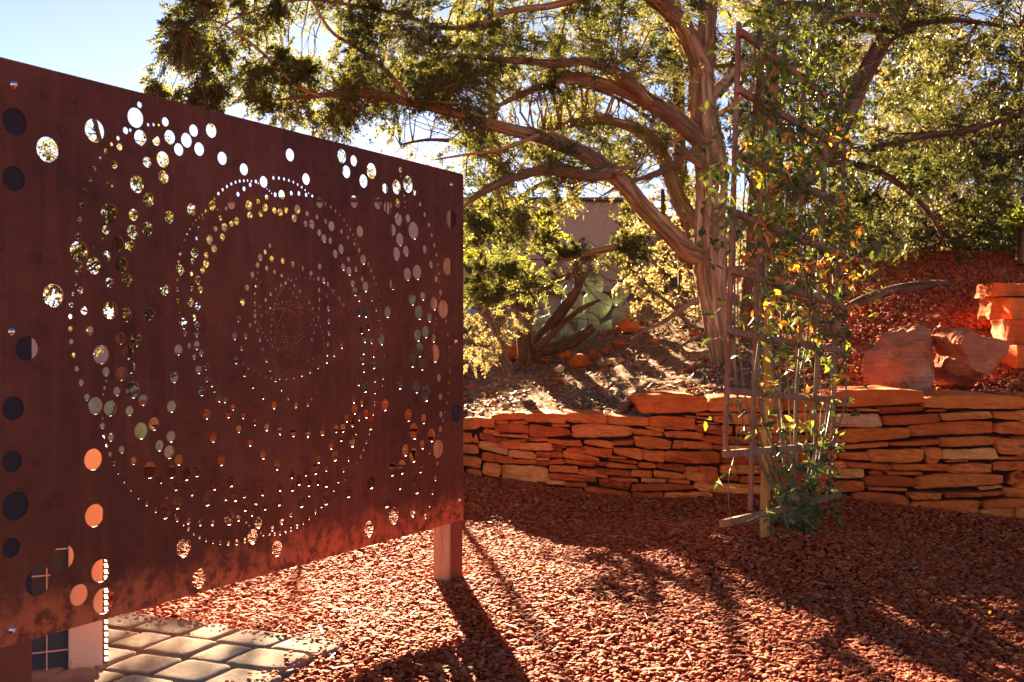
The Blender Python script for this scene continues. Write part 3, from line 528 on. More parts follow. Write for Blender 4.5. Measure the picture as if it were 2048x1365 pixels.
# ------------------------------------------------------------------ dry stacked retaining wall
R1 = (900, 750, 3.7236); R2 = (1640, 750, 4.137); R6 = (1400, 750, 3.689)
CAPS = [(R1, [(200,335,312,325,378,400),(310,560,300,278,345,332),(548,862,290,290,350,365),(862,1165,282,290,352,370),(1168,1480,305,315,370,385),(1395,1915,158,165,290,275)]),
        (R6, [(62,600,165,170,270,280),(610,1000,160,150,265,262)]), (R2, [(150,866,138,128,275,238),(874,1720,185,178,275,285)])]
FACE = [(R1, [(1483,1830,310,325,400,415),(345,435,340,345,362,362),(437,583,345,340,365,370),(335,590,368,375,430,440),(590,895,360,395,465,450),(762,895,362,370,392,390),(910,1365,370,395,470,460),(250,370,398,420,435,465),(370,580,440,447,460,475),(1365,1590,400,432,440,460),(1460,1590,385,402,400,430),
  (1605,1885,420,435,465,485),(1830,2035,370,388,420,455),(1760,1945,302,322,315,338),(1835,2030,288,288,303,300),(1845,2010,345,365,357,370),(1960,2035,310,310,345,345),
  (220,355,430,475,480,520),(340,430,470,472,495,490),(440,565,482,478,500,498),(570,735,468,472,495,498),(735,980,475,485,510,540),(1000,1215,485,500,510,548),(1215,1368,492,480,525,525),(1378,1650,452,490,540,555),(1662,1950,484,510,550,558),(1890,2035,455,465,505,518),
  (215,430,492,540,550,605),(362,545,500,490,550,555),(520,765,505,508,560,570),(755,870,525,530,545,550),(765,838,546,552,560,575),(870,1000,545,545,575,595),(985,1208,530,550,590,618),(1220,1425,535,545,590,640),(1428,1600,550,568,630,658),(1600,2000,562,570,650,660),(1953,2035,522,527,555,560),
  (240,470,575,625,640,668),(435,640,560,580,612,628),(640,838,572,572,612,622),(845,1110,565,620,615,660),(1190,1330,602,617,625,630),(1185,1395,628,642,642,665),(470,645,632,635,662,672),(645,740,620,620,635,638),(650,742,642,645,675,678),(745,850,634,630,665,662),(855,1090,628,657,660,690),(1100,1175,650,655,675,680),(1165,1400,650,675,690,708),(1405,1525,652,657,690,695),
  (1530,1755,660,668,690,725),(1512,1745,708,737,760,778),(1750,2000,680,687,780,808),(248,375,655,665,735,760),(378,735,672,687,770,805),(740,955,670,677,725,735),(955,1175,702,727,740,770),(1085,1350,692,715,735,768),(1352,1505,714,717,760,768),
  (262,335,760,765,815,825),(335,445,765,770,830,840),(442,550,790,800,855,860),(560,700,812,812,820,822),(740,1090,737,757,785,808),(712,855,787,797,815,825),(856,1020,797,802,835,838),(1110,1292,770,780,830,855),(1190,1400,773,777,782,803),(1425,1615,767,777,800,808),(1630,1790,782,787,812,815),(1295,1345,797,802,860,865),(1348,1810,812,822,868,855),
  (590,1000,825,848,900,925),(1005,1355,832,877,880,935),(1358,1580,870,867,955,970),(1584,1955,872,867,965,975),(1820,2035,803,808,850,870),(1010,1352,892,945,930,970),(320,590,852,872,885,910)]),
 (R6, [(0,180,285,280,298,305),(190,490,288,288,300,300),(100,490,305,312,350,370),(0,250,360,377,430,450),(260,490,378,388,440,470),(28,500,448,467,510,525),(90,500,520,532,550,560),(0,88,492,507,550,555),(0,138,560,562,655,655),(142,490,572,587,650,660),(0,138,672,682,785,800),(150,480,667,672,730,735),(155,290,740,742,785,785),(295,490,747,750,795,797),(0,490,805,817,865,880),(95,330,870,877,890,900),(0,90,870,885,960,975),(105,430,905,905,985,990),(440,560,890,880,985,980),
  (500,700,290,290,345,345),(708,1005,280,275,340,345),(510,690,352,352,430,430),(698,1000,350,352,420,415),(510,780,440,440,500,500),(790,1005,428,425,490,500),(510,720,508,508,560,565),(730,1010,500,508,555,560),(510,830,572,568,640,640),(840,1000,568,565,610,625),(730,1040,648,642,690,700),(500,720,648,648,710,710),(490,800,718,715,790,800),(810,960,705,705,770,780),(500,780,800,800,850,855),(790,960,790,790,860,865),(570,900,865,870,945,955)]),
 (R2, [(140,285,282,282,300,303),(305,475,282,287,300,303),(500,855,270,262,325,298),(145,520,312,317,430,438),(525,990,337,317,420,395),(905,1080,292,292,308,305),(1005,1400,322,298,380,360),(1430,1720,312,312,360,378),(130,740,452,432,570,522),(755,1450,422,384,515,490),(1460,1720,397,402,482,505),
  (135,570,582,557,615,592),(590,980,562,530,590,580),(995,1460,528,513,600,582),(1470,1720,510,525,660,670),(155,410,640,637,700,710),(415,850,613,608,725,720),(870,995,605,605,730,735),(1010,1465,617,602,700,700),(1070,1230,712,707,730,720),(1480,1720,682,682,705,708),
  (225,600,717,747,765,795),(605,1065,742,740,790,800),(1070,1415,752,735,815,810),(1430,1720,717,717,790,795),(110,215,717,717,765,770),(110,368,772,777,860,850),(370,785,842,852,920,920),(430,540,800,802,830,835),(565,840,804,807,830,830),(805,1520,842,825,950,900),(1590,1720,812,812,915,920),
  (95,360,882,882,970,960),(400,715,927,937,955,960),(745,990,967,972,1030,1030),(1030,1520,977,962,1015,995),(1330,1520,930,912,955,935),(1530,1720,930,927,1010,1010),(280,740,965,1003,1085,1130),(745,1330,1050,1042,1145,1165),(1350,1720,1045,1022,1105,1090),(65,275,1003,1003,1080,1085),
  (700,1065,1165,1170,1195,1215),(1050,1310,1192,1182,1250,1225),(1330,1660,1122,1112,1220,1210),(1020,1720,1275,1245,1310,1280),(500,700,1140,1150,1170,1180),(850,1010,1222,1232,1265,1275),(1665,1720,1110,1110,1230,1230)])]
def stone(mb, quad, depth, tint, seed, rough=.014, top=False):
    """quad: px x0,x1, yTL,yTR,yBL,yBR in photo pixels; laid on the wall's face"""
    x0, x1, a, b, c_, d = quad; wpx = x1 - x0; hpx = max(c_ - a, d - b)
    nu = max(6, min(22, int(wpx / 4.5))); nv_ = max(5, min(12, int(hpx / 3)))
    rr = random.Random(seed); V = []; out = rr.uniform(-.026, .026)
    n0 = Vector((0, -1, .04)); tlt = rr.uniform(-.014, .014); tlu = rr.uniform(-.016, .016)
    jit = [rr.uniform(-.13, .13) * hpx for _ in range(4)]; sk0 = rr.uniform(-.22, .22) * hpx; sk1 = rr.uniform(-.22, .22) * hpx
    def pt(u, v):
        yt = a * (1 - u) + b * u + jit[0] * math.sin(u * 3.1) + hpx * .05 * mnoise.noise(Vector((u * wpx / 18, seed, 0)))
        yb = c_ * (1 - u) + d * u + jit[1] * math.sin(u * 3.1) * .5 + hpx * .07 * mnoise.noise(Vector((u * wpx / 18, seed, 9)))
        xa = x0 + sk0 * (v - .5) * 1.4 + hpx * .08 * mnoise.noise(Vector((v * 2, seed, 5))); xb = x1 + sk1 * (v - .5) * 1.4 + hpx * .08 * mnoise.noise(Vector((v * 2, seed, 15)))
        # rounded corners
        cu_ = 2 * u - 1; cv = 2 * v - 1; k = .055 * (abs(cu_ * cv)) ** 7
        px = xa * (1 - u) + xb * u - k * cu_ * min(hpx, wpx) * .9; py = yt * (1 - v) + yb * v - k * cv * hpx * 1.6
        return px, py
    for j in range(nv_ + 1):
        for i_ in range(nu + 1):
            u = i_ / nu; v = j / nv_; px, py = pt(u, v); Yb = Yw_px(px); p_ = P(px, py, Yb)
            e = min(u * wpx, (1 - u) * wpx, v * hpx, (1 - v) * hpx) / F * 5
            bulge = -.0045 * math.exp(-e / .002)
            q = Vector((p_.x * 13, p_.z * 26, seed * .7))
            dsp = out + bulge + rough * (mnoise.fractal(q, .8, 2.2, 5)) + .010 * round(2.2 * mnoise.noise(Vector((p_.x * 9 + seed, p_.z * 15, seed)))) * .8 + tlt * (v - .5) + tlu * (u - .5)
            V.append(p_ + n0 * dsp)
    nf = len(V); nu1 = nu + 1
    Fc = [(j * nu1 + i_, (j + 1) * nu1 + i_, (j + 1) * nu1 + i_ + 1, j * nu1 + i_ + 1) for j in range(nv_) for i_ in range(nu)]
    rim = [i_ for i_ in range(nu1)] + [j * nu1 + nu for j in range(1, nv_ + 1)] + [nv_ * nu1 + i_ for i_ in range(nu - 1, -1, -1)] + [j * nu1 for j in range(nv_ - 1, 0, -1)]
    cen = sum((V[i_] for i_ in rim), Vector()) / len(rim)
    prev = rim
    for st, dy in enumerate((.02, .5, 1.0)):
        cur = []
        for i_ in rim:
            p_ = V[i_]; q = Vector((cen.x + (p_.x - cen.x) * (1.0 if st == 0 else 1.0 - .06 * st), p_.y + depth * dy, cen.z + (p_.z - cen.z) * (1.0 if top or st == 0 else 1 - .08 * st)))
            q += Vector((mnoise.noise(q * 9), mnoise.noise(q * 8 + Vector((3, 0, 0))), mnoise.noise(q * 11) * .6)) * (.012 if st else .004)
            cur.append(len(V)); V.append(q)
        m_ = len(rim)
        Fc += [(prev[k], prev[(k + 1) % m_], cur[(k + 1) % m_], cur[k]) for k in range(m_)]
        prev = cur
    Fc.append(tuple(prev))
    mb.add([tuple(v) for v in V], Fc, tint=tint)
wall = empty("retaining_wall", P(1250, 1000, 5.3) * 1.0, "low dry stacked retaining wall of flat red sandstone holding back the terrace", "stone wall")
mbw = MB(); sdn = 1
def conv(Rg, q):
    ox, oy, s_ = Rg; return (ox + q[0] / s_, ox + q[1] / s_) + tuple(oy + v / s_ for v in q[2:])
for Rg, lst in FACE:
    for q in lst:
        qq = conv(Rg, q); stone(mbw, qq, .14, (.93 if qq[0] == 1640 + 145 / 4.137 else min(.86, max(0, random.gauss(.38, .30)))), sdn); sdn += 1
# return part that bends away and runs on behind the screen, and the end beyond the view
def fill(x0, x1, top, bot):
    global sdn
    y = top(x0); lvl = 0
    while True:
        h = random.choice((14, 18, 24, 30)); x = x0 + random.uniform(-20, 0); done = True
        while x < x1:
            wd = random.uniform(1.6, 5.5) * max(h, 13); y0 = top(min(max(x, x0), x1)) + lvl
            if y0 < bot(x): done = False; stone(mbw, (x, min(x + wd - 2, x1 + 4), y0, y0 + random.uniform(-1.5, 1.5), y0 + h - 2.5 + random.uniform(-1.5, 1), y0 + h - 2.5), .14, min(.86, max(0, random.gauss(.38, .30))), sdn); sdn += 1
            x += wd
        lvl += h
        if done or lvl > 330: break
fill(250, 905, lambda x: 822 + (905 - x) * .01, lambda x: 955)
for q in ((905,958,838,832,862,858),(900,945,864,865,884,886),(947,956,872,872,886,888),(905,957,889,892,904,908),(903,962,906,916,930,938),(900,930,934,934,968,966),(932,963,940,944,962,964),(905,962,966,964,986,990),(900,928,990,990,1002,1002)):
    stone(mbw, q, .14, random.uniform(.3, .6), sdn); sdn += 1
fill(2052, 2500, lambda x: 822, lambda x: 1090)
mbw.build("stone_courses", M_stone, wall)
for Rg, lst in CAPS:
    for q in lst:
        mb = MB(); qq = conv(Rg, q); stone(mb, qq, .36, random.uniform(.35, .62), sdn, .009, True); sdn += 1
        mb.build("cap_stone", M_stone, wall)
mb = MB()
for x0 in range(240, 900, 110): stone(mb, (x0, x0 + 106, 806, 805, 824, 824), .34, random.uniform(.3, .7), sdn, .009, True); sdn += 1
for x0 in (2060, 2220, 2380): stone(mb, (x0, x0 + 150, 790, 790, 818, 818), .34, .4, sdn, .009, True); sdn += 1
mb.build("cap_course", M_stone, wall)
# soil core behind the stones
xs = np.linspace(240, 2500, 120); V = []; Fc = []
for px in xs:
    Yb = Yw_px(px) + .05; X_ = (px - CX) / F * Yb; zt = float(np.interp(X_, ZWX, ZWZ)) - .04
    V += [(X_, Yb, -.1), (X_, Yb, zt), (X_, Yb + .25, zt)]
for i in range(len(xs) - 1): Fc += [(3*i, 3*i+3, 3*i+4, 3*i+1), (3*i+1, 3*i+4, 3*i+5, 3*i+2)]
mk("wall_core", V, Fc, M_backfill, wall)

# ------------------------------------------------------------------ boulders and loose rocks
def boulder(name, outline_px, Yc, thick, tint, label, seed, matl=M_boulder, group=None, cat="boulder", sub=5):
    """outline in photo pixels gives width and height, the body is a chiselled closed rock of real thickness"""
    import bmesh
    pts = [P(a, b, Yc + thick * .35) for a, b in outline_px]; xs_ = [p.x for p in pts]; zs_ = [p.z for p in pts]
    c0 = Vector(((min(xs_) + max(xs_)) / 2, Yc + thick * .35, (min(zs_) + max(zs_)) / 2)); hx = (max(xs_) - min(xs_)) / 2; hz_ = (max(zs_) - min(zs_)) / 2
    bm = bmesh.new(); bmesh.ops.create_icosphere(bm, subdivisions=sub, radius=1.0); r = random.Random(seed)
    angs = [math.atan2((p.z - c0.z), (p.x - c0.x)) for p in pts]; rads = [math.hypot(p.x - c0.x, p.z - c0.z) for p in pts]
    o_ = sorted(zip(angs, rads)); A_ = np.array([a for a, b in o_]); Rr = np.array([b for a, b in o_])
    A_ = np.concatenate([A_ - 2 * math.pi, A_, A_ + 2 * math.pi]); Rr = np.tile(Rr, 3)
    cuts = [(Vector((r.gauss(0, 1), -abs(r.gauss(.3, .8)), r.gauss(0, .8))).normalized(), r.uniform(.50, .84)) for _ in range(17)]
    V = []; 
    for v in bm.verts:
        q = v.co.copy()
        for nrm, d in cuts:
            t = q.dot(nrm)
            if t > d: q -= nrm * (t - d)
        ang = math.atan2(q.z, q.x); rad = math.hypot(q.x, q.z); Rm = float(np.interp(ang, A_, Rr))
        gs = 1.2 if cat == 'boulder' else 1.0; p_ = Vector((math.cos(ang) * rad * Rm * gs, q.y * thick * .6, math.sin(ang) * rad * Rm * gs))
        p_ += p_.normalized() * min(hx, hz_) * (.05 * round(3.2 * mnoise.noise(q * 1.7 + Vector((seed * 2, 5, 0)))) / 1.6 + .075 * mnoise.fractal(q * 2.6 + Vector((seed, 0, 0)), .8, 2.1, 5))
        v.co = c0 + p_
    base_ = Vector((c0.x, c0.y, min(zs_)))
    for v in bm.verts: v.co -= base_
    me = bpy.data.meshes.new(name); bm.to_mesh(me); bm.free()
    a_ = me.attributes.new("tint", 'FLOAT', 'POINT'); a_.data.foreach_set("value", np.full(len(me.vertices), tint, np.float32))
    me.materials.append(matl); o = bpy.data.objects.new(name, me); link(o); o.location = base_; tag(o, label, cat, group)
    return o
boulder("boulder", [(1742,742),(1752,778),(1800,786),(1852,782),(1880,742),(1868,706),(1838,648),(1806,655),(1772,690),(1744,715)], 5.2, .34, .45, "pale topped red boulder leaning above the wall, beside the vine", 3)
boulder("boulder", [(1876,745),(1896,775),(1950,770),(2000,735),(2024,690),(2000,665),(1950,655),(1900,655),(1878,672),(1884,710)], 5.1, .36, .25, "wide smooth red boulder with a flat slanted face near the stone steps", 8)
srk = [(2024, 2085, 640, 692, 5.6, "rounded pink block at the foot of the slab pile"), (1990, 2110, 566, 593, 6.0, "long tan slab on top of the slab pile by the red slope"),
       (2030, 2100, 690, 736, 5.5, "pale flat block low in the slab pile"), (2010, 2092, 594, 640, 5.9, "thin red slab second from the top of the slab pile")]
def slab(name, x0, x1, y0, y1, Yc, dep, tint, label, seed, yaw):
    import bmesh
    a = P(x0, y1, Yc); b = P(x1, y0, Yc); w_, h_ = b.x - a.x, b.z - a.z; r = random.Random(seed)
    bm = bmesh.new(); bmesh.ops.create_cube(bm, size=1); bmesh.ops.bevel(bm, geom=bm.edges[:], offset=.03, segments=1, affect='EDGES')
    bmesh.ops.subdivide_edges(bm, edges=bm.edges[:], cuts=4, use_grid_fill=True)
    sk = [r.uniform(-.12, .12) for _ in range(4)]; M_ = Matrix.Rotation(yaw, 3, 'Z')
    for v in bm.verts:
        q = Vector((v.co.x * w_ * (1 + sk[0] * v.co.y), v.co.y * dep * (1 + sk[1] * v.co.x), v.co.z * h_ * (1 + sk[2] * v.co.x)))
        q += Vector((mnoise.fractal(q * 9 + Vector((seed, 0, 0)), .8, 2, 4), mnoise.fractal(q * 9 + Vector((0, seed, 0)), .8, 2, 4), mnoise.fractal(q * 9 + Vector((0, 0, seed)), .8, 2, 4) * .5)) * .016
        v.co = M_ @ q + Vector((0, 0, h_ / 2))
    me = bpy.data.meshes.new(name); bm.to_mesh(me); bm.free(); a_ = me.attributes.new("tint", 'FLOAT', 'POINT'); a_.data.foreach_set("value", np.full(len(me.vertices), tint, np.float32))
    me.materials.append(M_stone); o = bpy.data.objects.new(name, me); link(o); o.location = ((a.x + b.x) / 2, Yc + dep / 2, a.z); tag(o, label, "stone", "slabs piled at the end of the red slope")
for k, (a, b, c_, d, Yc, lb) in enumerate(srk): slab("stone_slab", a, b, c_, d, Yc, .3, .2 + .1 * k, lb, 30 + k, .1 * (k - 1.5))
rk = [(1158,722,24,17,"triangular red rock in the middle of the brown terrace"), (1118,738,16,9,"pale cream rock lying on the brown soil"), (1133,708,20,12,"flat red rock behind the triangular one"), (1212,704,12,8,"small red rock below the cactus"),
      (1235,688,18,8,"red rock at the cactus foot"), (1185,710,13,9,"small orange rock beside the triangular rock"), (1050,728,10,9,"small dark red rock near the twisted trunk"), (1028,706,34,22,"big red rock under the twisted shrub trunk"),
      (1258,655,44,16,"broad red rock leaning by the prickly pear"), (1360,768,22,8,"flat rock near the juniper foot"), (1120,762,14,6,"flat chip of red stone left of the cut log"), (985,806,14,7,"small stone just above the wall top"),
      (1310,682,16,9,"red stone under the dead branch"), (1390,668,18,9,"red stone by the juniper trunk"), (1085,722,14,8,"thin red stone by the fallen log")]
for k, (a, b, w_, h_, lb) in enumerate(rk):
    # stand each on the terrace: march along the view ray to where it meets the soil
    Yc = 5.6
    for t in np.arange(5.45, 12, .02):
        p_ = P(a, b + h_ * .8, t)
        if p_.z <= float(hill(p_.x, p_.y)) + .01: Yc = t; break
    else: Yc = 8.6
    boulder("loose_rock", [(a - w_, b + h_ * .3), (a - w_ * .7, b + h_), (a, b + h_ * 1.1), (a + w_ * .8, b + h_), (a + w_, b + h_ * .1), (a + w_ * .3, b - h_), (a - w_ * .4, b - h_ * .6)], Yc, w_ * 2 / F * Yc * .8, .95 if 'cream' in lb else random.uniform(0, .35), lb, 60 + k, M_stone, "loose rocks on the terrace", "rock", 2)

# ------------------------------------------------------------------ trees
def limb(mb, pts, wpx, Ys, sides=10, n=6, rough=.18, seed=0, lobes=0.10):
    """pts photo pixels with a distance for each"""
    if isinstance(Ys, (int, float)): Ys = [Ys] * len(pts)
    elif len(Ys) == 2 and len(pts) != 2: Ys = list(np.linspace(Ys[0], Ys[1], len(pts)))
    p3 = [P(a, b, y_) for (a, b), y_ in zip(pts, Ys)]; r = [w_ / 2 / F * y_ for w_, y_ in zip(wpx, Ys)]
    pp, ro = smooth_path(p3, r, n); tube(mb, pp, ro, sides, rough, seed, lobes); return pp, ro
TPL = [(0, 0, 0), (.5, .35, .12), (0, 1, 0), (-.5, .4, -.12)]; TPF = [(0, 1, 2, 3)]
def sprays(centers, dirs, rad, per, leafL, leafW, twigs=12, droop=0.0):
    """foliage clumps: twigs radiate from each centre, leaflets along each twig"""
    PO = []; DI = []; CL = []
    nl = per // twigs
    for ci_, (c0, d0, r0) in enumerate(zip(centers, dirs, rad)):
        td = rvec(twigs) * .9 + np.array(d0)[None] * .8 + np.array((0, 0, .12 - droop)); td /= np.linalg.norm(td, axis=1)[:, None]
        st = np.array(c0)[None] + rng.normal(0, r0 * .28, (twigs, 3)); ln = rng.uniform(.55, 1.25, twigs) * r0
        t = rng.uniform(0, 1, (twigs, nl)) ** .8
        p_ = st[:, None] + td[:, None] * (ln[:, None] * t)[..., None] + rng.normal(0, r0 * .055, (twigs, nl, 3))
        p_[..., 2] -= .25 * r0 * t ** 2
        dl = td[:, None] + rng.normal(0, .55, (twigs, nl, 3))
        PO.append(p_.reshape(-1, 3)); DI.append(dl.reshape(-1, 3)); CL.append(np.full(twigs * nl, rng.normal(0, .22)))
    PO = np.vstack(PO); DI = np.vstack(DI); n_ = len(PO)
    V, Fc = inst(TPL, TPF, PO, DI, rvec(n_), rng.uniform(.6, 1.3, n_) * leafL, rng.uniform(.7, 1.3, n_) * leafW)
    tint = np.clip(.5 + np.concatenate(CL) + rng.normal(0, .2, n_), 0, 1)
    return V, Fc, np.repeat(tint, 4)
def connect(mb, nodes, radii, c0, r_end=.002, rmax=.010, sag=.10, sides=4, lean=None):
    d = np.linalg.norm(nodes - c0, axis=1)
    if lean is not None: d = d + lean * np.abs(nodes[:, 2] - c0[2])
    k = int(np.argmin(d)); a = nodes[k]; L = np.linalg.norm(c0 - a)
    if L < .03: return np.array((0, 0, 1.)), a
    mid = (a + c0) / 2 + rng.normal(0, .07 * L, 3) + np.array((0, 0, sag * L))
    t = np.linspace(0, 1, 7)[:, None]; pp = (1 - t) ** 2 * a + 2 * t * (1 - t) * mid + t * t * c0
    pp[1:-1] += rng.normal(0, .018 * L, (5, 3))
    r0 = min(rmax, radii[k] * .6, .003 + .008 * L); tube(mb, pp, np.linspace(r0, r_end, 7), sides)
    dd = pp[-1] - pp[-2]; return dd / (np.linalg.norm(dd) + 1e-9), a
def rags(mb, paths, rads, count, Lr=(.06, .28)):
    for _ in range(count):
        k = rng.integers(len(paths)); pp = paths[k]; rr = rads[k]; i = rng.integers(1, len(pp) - 2); t = pp[i + 1] - pp[i - 1]; t /= np.linalg.norm(t)
        if rr[i] < .012: continue
        o = rvec(1)[0]; o -= t * o.dot(t); o /= np.linalg.norm(o); sgn = rng.choice((-1, 1)); l = rng.uniform(*Lr) * min(1, rr[i] / .05 + .25); w_ = rng.uniform(.002, .009); s_ = np.cross(t, o)
        a = pp[i] + o * rr[i] * .98; b = a + t * sgn * l * .55 + o * .004; c_ = a + t * sgn * l + o * l * rng.uniform(.03, .22) + s_ * rng.normal(0, .01)
        V = [a - s_ * w_, a + s_ * w_, b + s_ * w_ * .8, b - s_ * w_ * .8, c_ + s_ * w_ * .3, c_ - s_ * w_ * .3]
        mb.add(V, [(0, 1, 2, 3), (3, 2, 4, 5)], bk=np.array([(rng.uniform(0, 1), 0, j * l * .3) for j in (0, 0, 1, 1, 2, 2)]))
def twiglets(mb, nodes, count, L=.35, down=.3, rad=.0025):
    for _ in range(count):
        a = nodes[rng.integers(len(nodes))]; d = rvec(1)[0]; d[2] = d[2] * .6 - down; d /= np.linalg.norm(d); l = rng.uniform(.3, 1.1) * L
        pts = [a]; dd = d
        for k in range(6):
            dd = dd + rng.normal(0, .22, 3); dd /= np.linalg.norm(dd); pts.append(pts[-1] + dd * l / 6)
        tube(mb, np.array(pts), np.linspace(rad, rad * .35, 7), 4)
        if rng.uniform() < .7:
            q = pts[3]; d2 = dd + rng.normal(0, .6, 3); d2 /= np.linalg.norm(d2); tube(mb, np.array([q, q + d2 * l * .2, q + d2 * l * .4 + np.array((0, 0, .02))]), np.array([rad * .6, rad * .45, rad * .25]), 4)
def px_clumps(zones):
    C = []; Rr = []
    for (x0, x1, y0f, y1f, Y0, Y1, num, r0, r1) in zones:
        k = 0
        while k < num:
            a = rng.uniform(x0, x1); y0 = y0f(a) if callable(y0f) else y0f; y1 = y1f(a) if callable(y1f) else y1f
            if y1 <= y0: k += 1; continue
            b = rng.uniform(y0, y1)
            if (a - 622) ** 2 + (b - 66) ** 2 < 62 ** 2: continue
            Yc = rng.uniform(Y0, Y1); C.append(np.array(P(a, b, Yc))); Rr.append(rng.uniform(r0, r1)); k += 1
    return C, Rr

# --- the big juniper
TY = 6.3
tb = P(1432, 778, TY); tree = empty("juniper_tree", tb, "large shaggy barked juniper arching over the wall and the steel screen", "tree")
mb = MB(); SK = []; SR = []
def L(*a, **k):
    a = (a[0], [q * .86 for q in a[1]]) + tuple(a[2:]); pp, ro = limb(mb, *a, **k); SK.append(pp); SR.append(ro); return pp
L([(1452,800),(1446,760),(1440,700),(1428,620),(1418,530),(1418,450),(1424,380),(1420,310),(1410,240),(1405,170),(1412,80),(1420,0),(1430,-120),(1440,-300)], [44,42,46,54,74,68,66,62,56,50,42,34,26,14], TY, sides=44, rough=.22, lobes=.30, n=10)
L([(1416,520),(1372,500),(1335,462),(1290,420),(1250,372),(1200,330),(1150,300),(1090,276),(1030,262),(960,243),(880,220),(820,206),(760,190),(700,186),(640,192),(560,200)], [52,44,40,39,38,35,31,28,25,22,20,18,14,11,9,4], [6.3,5.3], sides=28, rough=.2, seed=3, lobes=.30, n=9)
L([(1416,300),(1390,272),(1350,240),(1300,207),(1250,182),(1200,168),(1150,155),(1110,160),(1060,182),(1010,205),(960,235)], [44,40,38,35,31,27,23,18,13,9,4], [6.3,5.9], sides=24, seed=5, lobes=.30, n=9)
L([(1405,150),(1382,85),(1355,40),(1318,5),(1280,-30),(1200,-90)], [50,44,40,36,30,20], [6.3,6.0], sides=12, seed=8, lobes=.2)
L([(1380,440),(1358,400),(1340,350),(1318,300),(1278,262),(1230,244),(1180,242),(1110,256),(1060,275),(980,320)], [40,38,34,30,26,22,18,13,9,4], [6.5,7.1], sides=10, seed=11, lobes=.2)
L([(1215,345),(1180,352),(1140,344),(1090,342),(1040,352),(990,372),(940,402),(900,445)], [30,26,24,20,17,14,10,5], [5.9,5.5], sides=8, seed=13)
L([(1402,330),(1370,312),(1345,330),(1300,352),(1250,365),(1200,395)], [18,16,13,10,7,3], [6.2,6.0], sides=7, seed=15)
L([(1300,207),(1262,168),(1220,140),(1170,125),(1110,128),(1040,122),(980,118),(900,112),(830,130)], [24,22,20,17,15,12,10,7,4], [6.1,5.6], sides=8, seed=17)
L([(1320,5),(1250,-25),(1180,-10),(1100,12),(1020,22),(950,50),(880,55),(800,30),(700,10),(600,0),(500,25),(430,60)], [22,20,18,16,14,12,10,9,8,6,5,3], [6.1,5.2], sides=8, seed=19)
L([(1300,468),(1260,486),(1205,500),(1150,512),(1110,530),(1060,565),(1000,592),(960,630)], [20,18,15,12,10,8,6,3], [6.0,5.7], sides=7, seed=21)
L([(1180,-10),(1040,-60),(900,-80),(760,-70),(640,-60),(520,-40),(420,10)], [16,14,13,11,9,7,3], [6.2,5.4], sides=7, seed=23)
L([(820,206),(780,150),(720,100),(660,60),(610,-30)], [13,11,9,7,4], [5.5,5.1], sides=6, seed=25)
L([(640,192),(590,170),(540,120),(480,70),(420,40),(360,50)], [9,8,7,6,5,2.5], [5.3,5.0], sides=6, seed=27)
L([(1080,270),(1000,300),(930,310),(870,320)], [12,9,7,3], [5.7,5.6], sides=6, seed=29)
L([(1416,200),(1500,120),(1600,60),(1700,30),(1800,40)], [30,26,20,14,6], [6.3,7.0], sides=8, seed=31)
L([(1320,300),(1400,250),(1500,180),(1560,60)], [12,12,10,5], [6.7,7.3], sides=6, seed=33)
nodes = np.vstack(SK); radii = np.concatenate(SR); nodes = nodes[::2]; radii = radii[::2]
far = np.linalg.norm(nodes - np.array(P(1416, 520, TY)), axis=1) > .7; nodes_f = nodes[far]; radii_f = radii[far]
yb = lambda x: float(np.interp(x, [330, 380, 400, 450, 520, 600, 700, 800, 900, 960, 1000, 1100, 1250, 1400], [70, 130, 180, 195, 208, 236, 268, 295, 310, 300, 270, 240, 190, 140]))
yt = lambda x: float(np.interp(x, [330, 400, 450], [45, -10, -160]))
Cc, Cr = px_clumps([(345, 620, yt, yb, 4.9, 5.8, 88, .08, .15), (560, 1000, -170, yb, 5.1, 7.0, 178, .09, .17), (950, 1400, -170, yb, 5.4, 7.6, 96, .11, .18),
    (300, 345, 165, 195, 5.0, 5.1, 3, .07, .09), (360, 450, 178, 205, 5.0, 5.2, 5, .07, .10), (880, 1130, 285, 380, 5.6, 6.8, 16, .10, .16), (1060, 1330, 235, 330, 6.4, 7.6, 22, .10, .18),
    (930, 1060, 400, 470, 5.4, 5.8, 9, .08, .12), (1080, 1280, 470, 520, 5.8, 6.1, 12, .07, .11), (940, 1080, 540, 620, 5.6, 5.9, 12, .08, .12), (1250, 1400, 330, 470, 6.5, 7.4, 5, .08, .12),
    (1400, 1800, -170, 60, 6.4, 8.0, 36, .14, .24)])
mbt = MB(); dirs = []
for c0 in Cc: dirs.append(connect(mbt, nodes_f, radii_f, c0)[0])
twiglets(mbt, nodes_f, 260)
rags(mb, SK[:8], SR[:8], 3200)
mb.build("trunk", M_bark, tree, smooth=True)
mbt.build("branchlets", M_bark, tree, smooth=True)
V, Fc, tn = sprays(Cc, dirs, Cr, 900, .022, .0066, 18)
mk("crown", V, Fc, M_jun, tree, attrs={"tint": tn})

